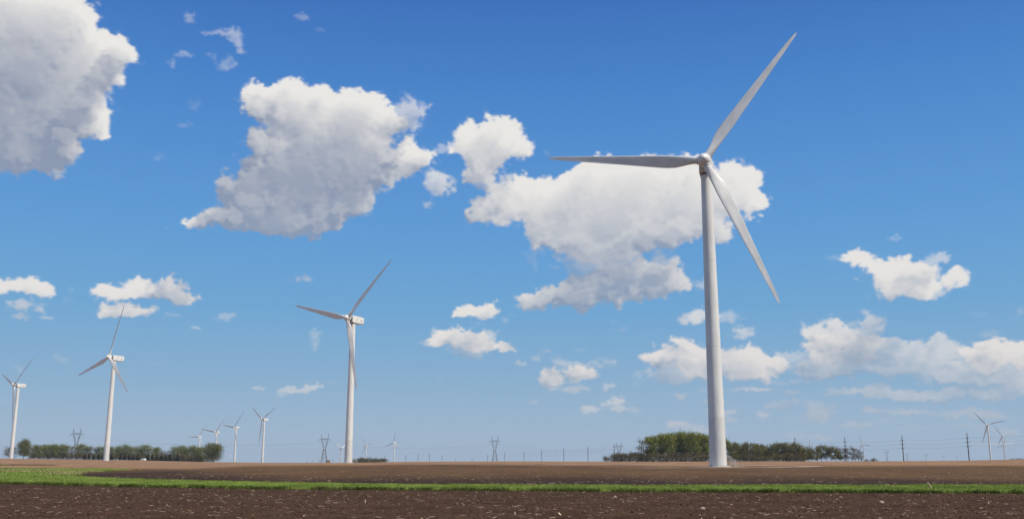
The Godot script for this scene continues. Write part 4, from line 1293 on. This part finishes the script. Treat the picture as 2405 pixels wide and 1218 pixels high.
func stone(seed_: int) -> Mesh:
	var m := SphereMesh.new()
	m.radius = 1.0
	m.height = 2.0
	m.radial_segments = 12
	m.rings = 7
	var a := m.surface_get_arrays(0)
	var s := Shape.new()
	var n := FastNoiseLite.new()
	n.seed = seed_
	n.frequency = 0.9
	for p in a[Mesh.ARRAY_VERTEX]:
		s.point(p * (1.0 + 0.45 * n.get_noise_3dv(p)))
	s.f = a[Mesh.ARRAY_INDEX]
	return s.mesh()


func clod_mesh(seed_: int) -> Mesh:
	var s := Shape.new()
	var r := RandomNumberGenerator.new()
	r.seed = seed_
	var rings := []
	for q in [[-0.5, 0.85], [0.15, 1.0], [0.62, 0.55]]:
		var ring := PackedVector3Array()
		for i in 6:
			var a := TAU * i / 6
			ring.append(Vector3(cos(a) * q[1] * r.randf_range(0.7, 1.25), q[0] + r.randf_range(-0.15, 0.15), sin(a) * q[1] * r.randf_range(0.7, 1.25)))
		rings.append(ring)
	s.loft(rings)
	return s.mesh()


func scatter_clods() -> void:
	var m := mat(Color.WHITE, 1.0, true)
	m.metallic_specular = 0.2
	for k in 3:
		var xfs := []
		var tints := PackedColorArray()
		for i in 26000:
			var t := pow(rng.randf(), 0.8)
			var z := lerpf(-22.0, -66.0, t)
			var x := rng.randf_range(-1, 1) * (16.0 - z * 0.58)
			if z < front_edge(x) - 0.3: continue
			var q := 0.009 + 0.028 * pow(rng.randf(), 3.0)
			xfs.append(Transform3D(Basis.from_euler(Vector3(rng.randf_range(-0.4, 0.4), rng.randf() * TAU, rng.randf_range(-0.4, 0.4))).scaled(Vector3(q * 1.3, q, q * 1.1)), Vector3(x, near_height(x, z) + 0.05 + q * 0.25, z)))
			var v := rng.randf_range(0.55, 1.5)
			tints.append(Color(0.072 * v, 0.043 * v, 0.027 * v))
		tag(many("soil_clods", clod_mesh(40 + k), m, xfs, tints), "dark clods of ploughed soil strewn over the foreground field", "soil clods", "", "stuff")


func scatter_residue() -> void:
	# bleached maize stalks and husks left on the ploughed soil
	var m := mat(Color.WHITE, 0.9, true)
	m.metallic_specular = 0.25
	var stalk := Shape.new()
	stalk.path([Vector3(-0.5, 0, 0), Vector3(-0.1, 0.03, 0.02), Vector3(0.5, 0.0, -0.02)], [0.030, 0.036, 0.026], 5)
	var husk := Shape.new()
	husk.quad(Vector3(-0.5, 0, 0), Vector3(-0.1, 0.05, 0.12), Vector3(0.05, 0.07, 0.10), Vector3(-0.05, 0.06, -0.12))
	husk.quad(Vector3(0.05, 0.07, 0.10), Vector3(0.5, 0.12, 0.03), Vector3(0.3, 0.08, -0.09), Vector3(-0.05, 0.06, -0.12))
	var k := 0
	for sh in [stalk, husk]:
		var xfs := []
		var tints := PackedColorArray()
		for i in 15000:
			var z := lerpf(-22.0, -66.0, pow(rng.randf(), 0.85))
			var x := rng.randf_range(-1, 1) * (16.0 - z * 0.58)
			if z < front_edge(x) - 0.2: continue
			if z < front_edge(x) + 1.0 + 4.0 * soft_noise.get_noise_2d(x * 0.07, 33) and rng.randf() < 0.85: continue
			if soft_noise.get_noise_2d(x * 0.22, z * 0.22 + 200) < rng.randf_range(-0.7, 0.35): continue
			var q := 0.035 + 0.20 * pow(rng.randf(), 3.8)
			xfs.append(Transform3D(Basis.from_euler(Vector3(0, rng.randfn() * 0.7 + (PI if rng.randf() < 0.5 else 0.0), rng.randfn() * 0.15 + (1.2 if rng.randf() < 0.05 else 0.0))).scaled(Vector3(q, q * 0.8, q * 0.8)), Vector3(x, near_height(x, z) + 0.07, z)))
			var v := rng.randf_range(0.35, 1.0)
			tints.append(Color(0.80 * v, 0.63 * v, 0.47 * v))
		for i in 5200:      # on the field behind the grass
			var d := lerpf(72.0, 260.0, pow(rng.randf(), 1.7))
			var x := rng.randf_range(-0.62, 0.6) * d
			if -d > back_edge(clampf(x, -78, 60)) - 1.0 or (x < -48 and d < 232): continue
			if soft_noise.get_noise_2d(x * 0.06, d * 0.05 + 300) < rng.randf_range(-0.6, 0.3): continue
			var q := 0.12 + 0.30 * pow(rng.randf(), 2.0)
			xfs.append(Transform3D(Basis.from_euler(Vector3(0, rng.randfn() * 0.8, rng.randfn() * 0.2)).scaled(Vector3(q, q, q)), on(x, -d, 0.03)))
			var v := rng.randf_range(0.35, 1.0)
			tints.append(Color(0.52 * v, 0.39 * v, 0.28 * v))
		tag(many("crop_residue", sh.mesh(), m, xfs, tints), ["bleached stalk pieces littering the ploughed soil", "pale husk scraps littering the ploughed soil"][k], "crop residue", "", "stuff")
		k += 1


func tuft_mesh(seed_: int, blades: int) -> Mesh:
	var r := RandomNumberGenerator.new()
	r.seed = seed_
	var s := Shape.new()
	for i in blades:
		var a := r.randf() * TAU
		var out := Vector3(cos(a), 0, sin(a))
		var side := Vector3(-sin(a), 0, cos(a)) * r.randf_range(0.035, 0.06)
		var from := out * r.randf_range(0, 0.35)
		var h := r.randf_range(0.6, 1.1)
		var bend := r.randf_range(0.1, 0.6)
		var mid := from + out * bend * 0.35 + Vector3.UP * h * 0.6
		var tip := from + out * bend + Vector3.UP * h
		var v := r.randf_range(0.75, 1.25)
		s.tint = Color(v, v, v)
		s.quad(from - side, from + side, mid + side * 0.8, mid - side * 0.8)
		var k := s.v.size()
		s.point(mid - side * 0.8); s.point(mid + side * 0.8); s.point(tip)
		s.tri(k, k + 1, k + 2)
	return s.mesh()


func scatter_grass() -> void:
	var m := mat(Color.WHITE, 0.85, true)
	m.backlight_enabled = true
	m.backlight = Color(0.5, 0.55, 0.25)
	m.metallic_specular = 0.25
	for k in 3:
		var xfs := []
		var tints := PackedColorArray()
		var add := func(p: Vector3, q: float, dark: float) -> void:
			xfs.append(Transform3D(Basis(Vector3.UP, rng.randf() * TAU).scaled(Vector3(q * 1.2, q * rng.randf_range(0.8, 1.2), q * 1.2)), p))
			var patch := soft_noise.get_noise_2d(p.x * 0.2, p.z * 0.1)
			var v := (1.0 + 0.5 * patch) * rng.randf_range(0.75, 1.2) * dark
			var straw := 0.25 if rng.randf() < 0.06 else 0.0
			if p.z < -118 and soft_noise.get_noise_2d(p.x * 0.09, p.z * 0.035 + 60) > 0.05: straw = 0.75
			tints.append(Color(0.270 * v, 0.375 * v, 0.080 * v).lerp(Color(0.42, 0.36, 0.19), straw + maxf(0, patch) * 0.12))
		for i in 42000:
			var x := lerpf(-78, 60, rng.randf())
			var z := lerpf(front_edge(x), back_edge(x), pow(rng.randf(), 1.15))
			if absf(x / z) > 0.66: continue
			add.call(on(x, z, 0.0), rng.randf_range(0.06, 0.13), 1.0)
		for i in 4200:      # taller, darker clumps along the front edge
			var x := lerpf(-60, 45, rng.randf())
			if soft_noise.get_noise_2d(x * 0.8, 400) < rng.randf_range(-0.5, 0.3): continue
			add.call(on(x, front_edge(x) + rng.randf_range(-0.7, 0.25), 0.0), rng.randf_range(0.12, 0.26), 0.42)
		var arm := arm_edges()
		for i in 9000:
			var t := rng.randi() % 61
			var p: Vector2 = arm[0][t].lerp(arm[1][t], rng.randf())
			add.call(on(p.x + rng.randfn() * 0.8, p.y, 0.0), rng.randf_range(0.14, 0.30), 1.0)
		tag(many("grass", tuft_mesh(60 + k, 9), m, xfs, tints), "short bright green grass of the strip between the two ploughed fields", "grass", "", "stuff")
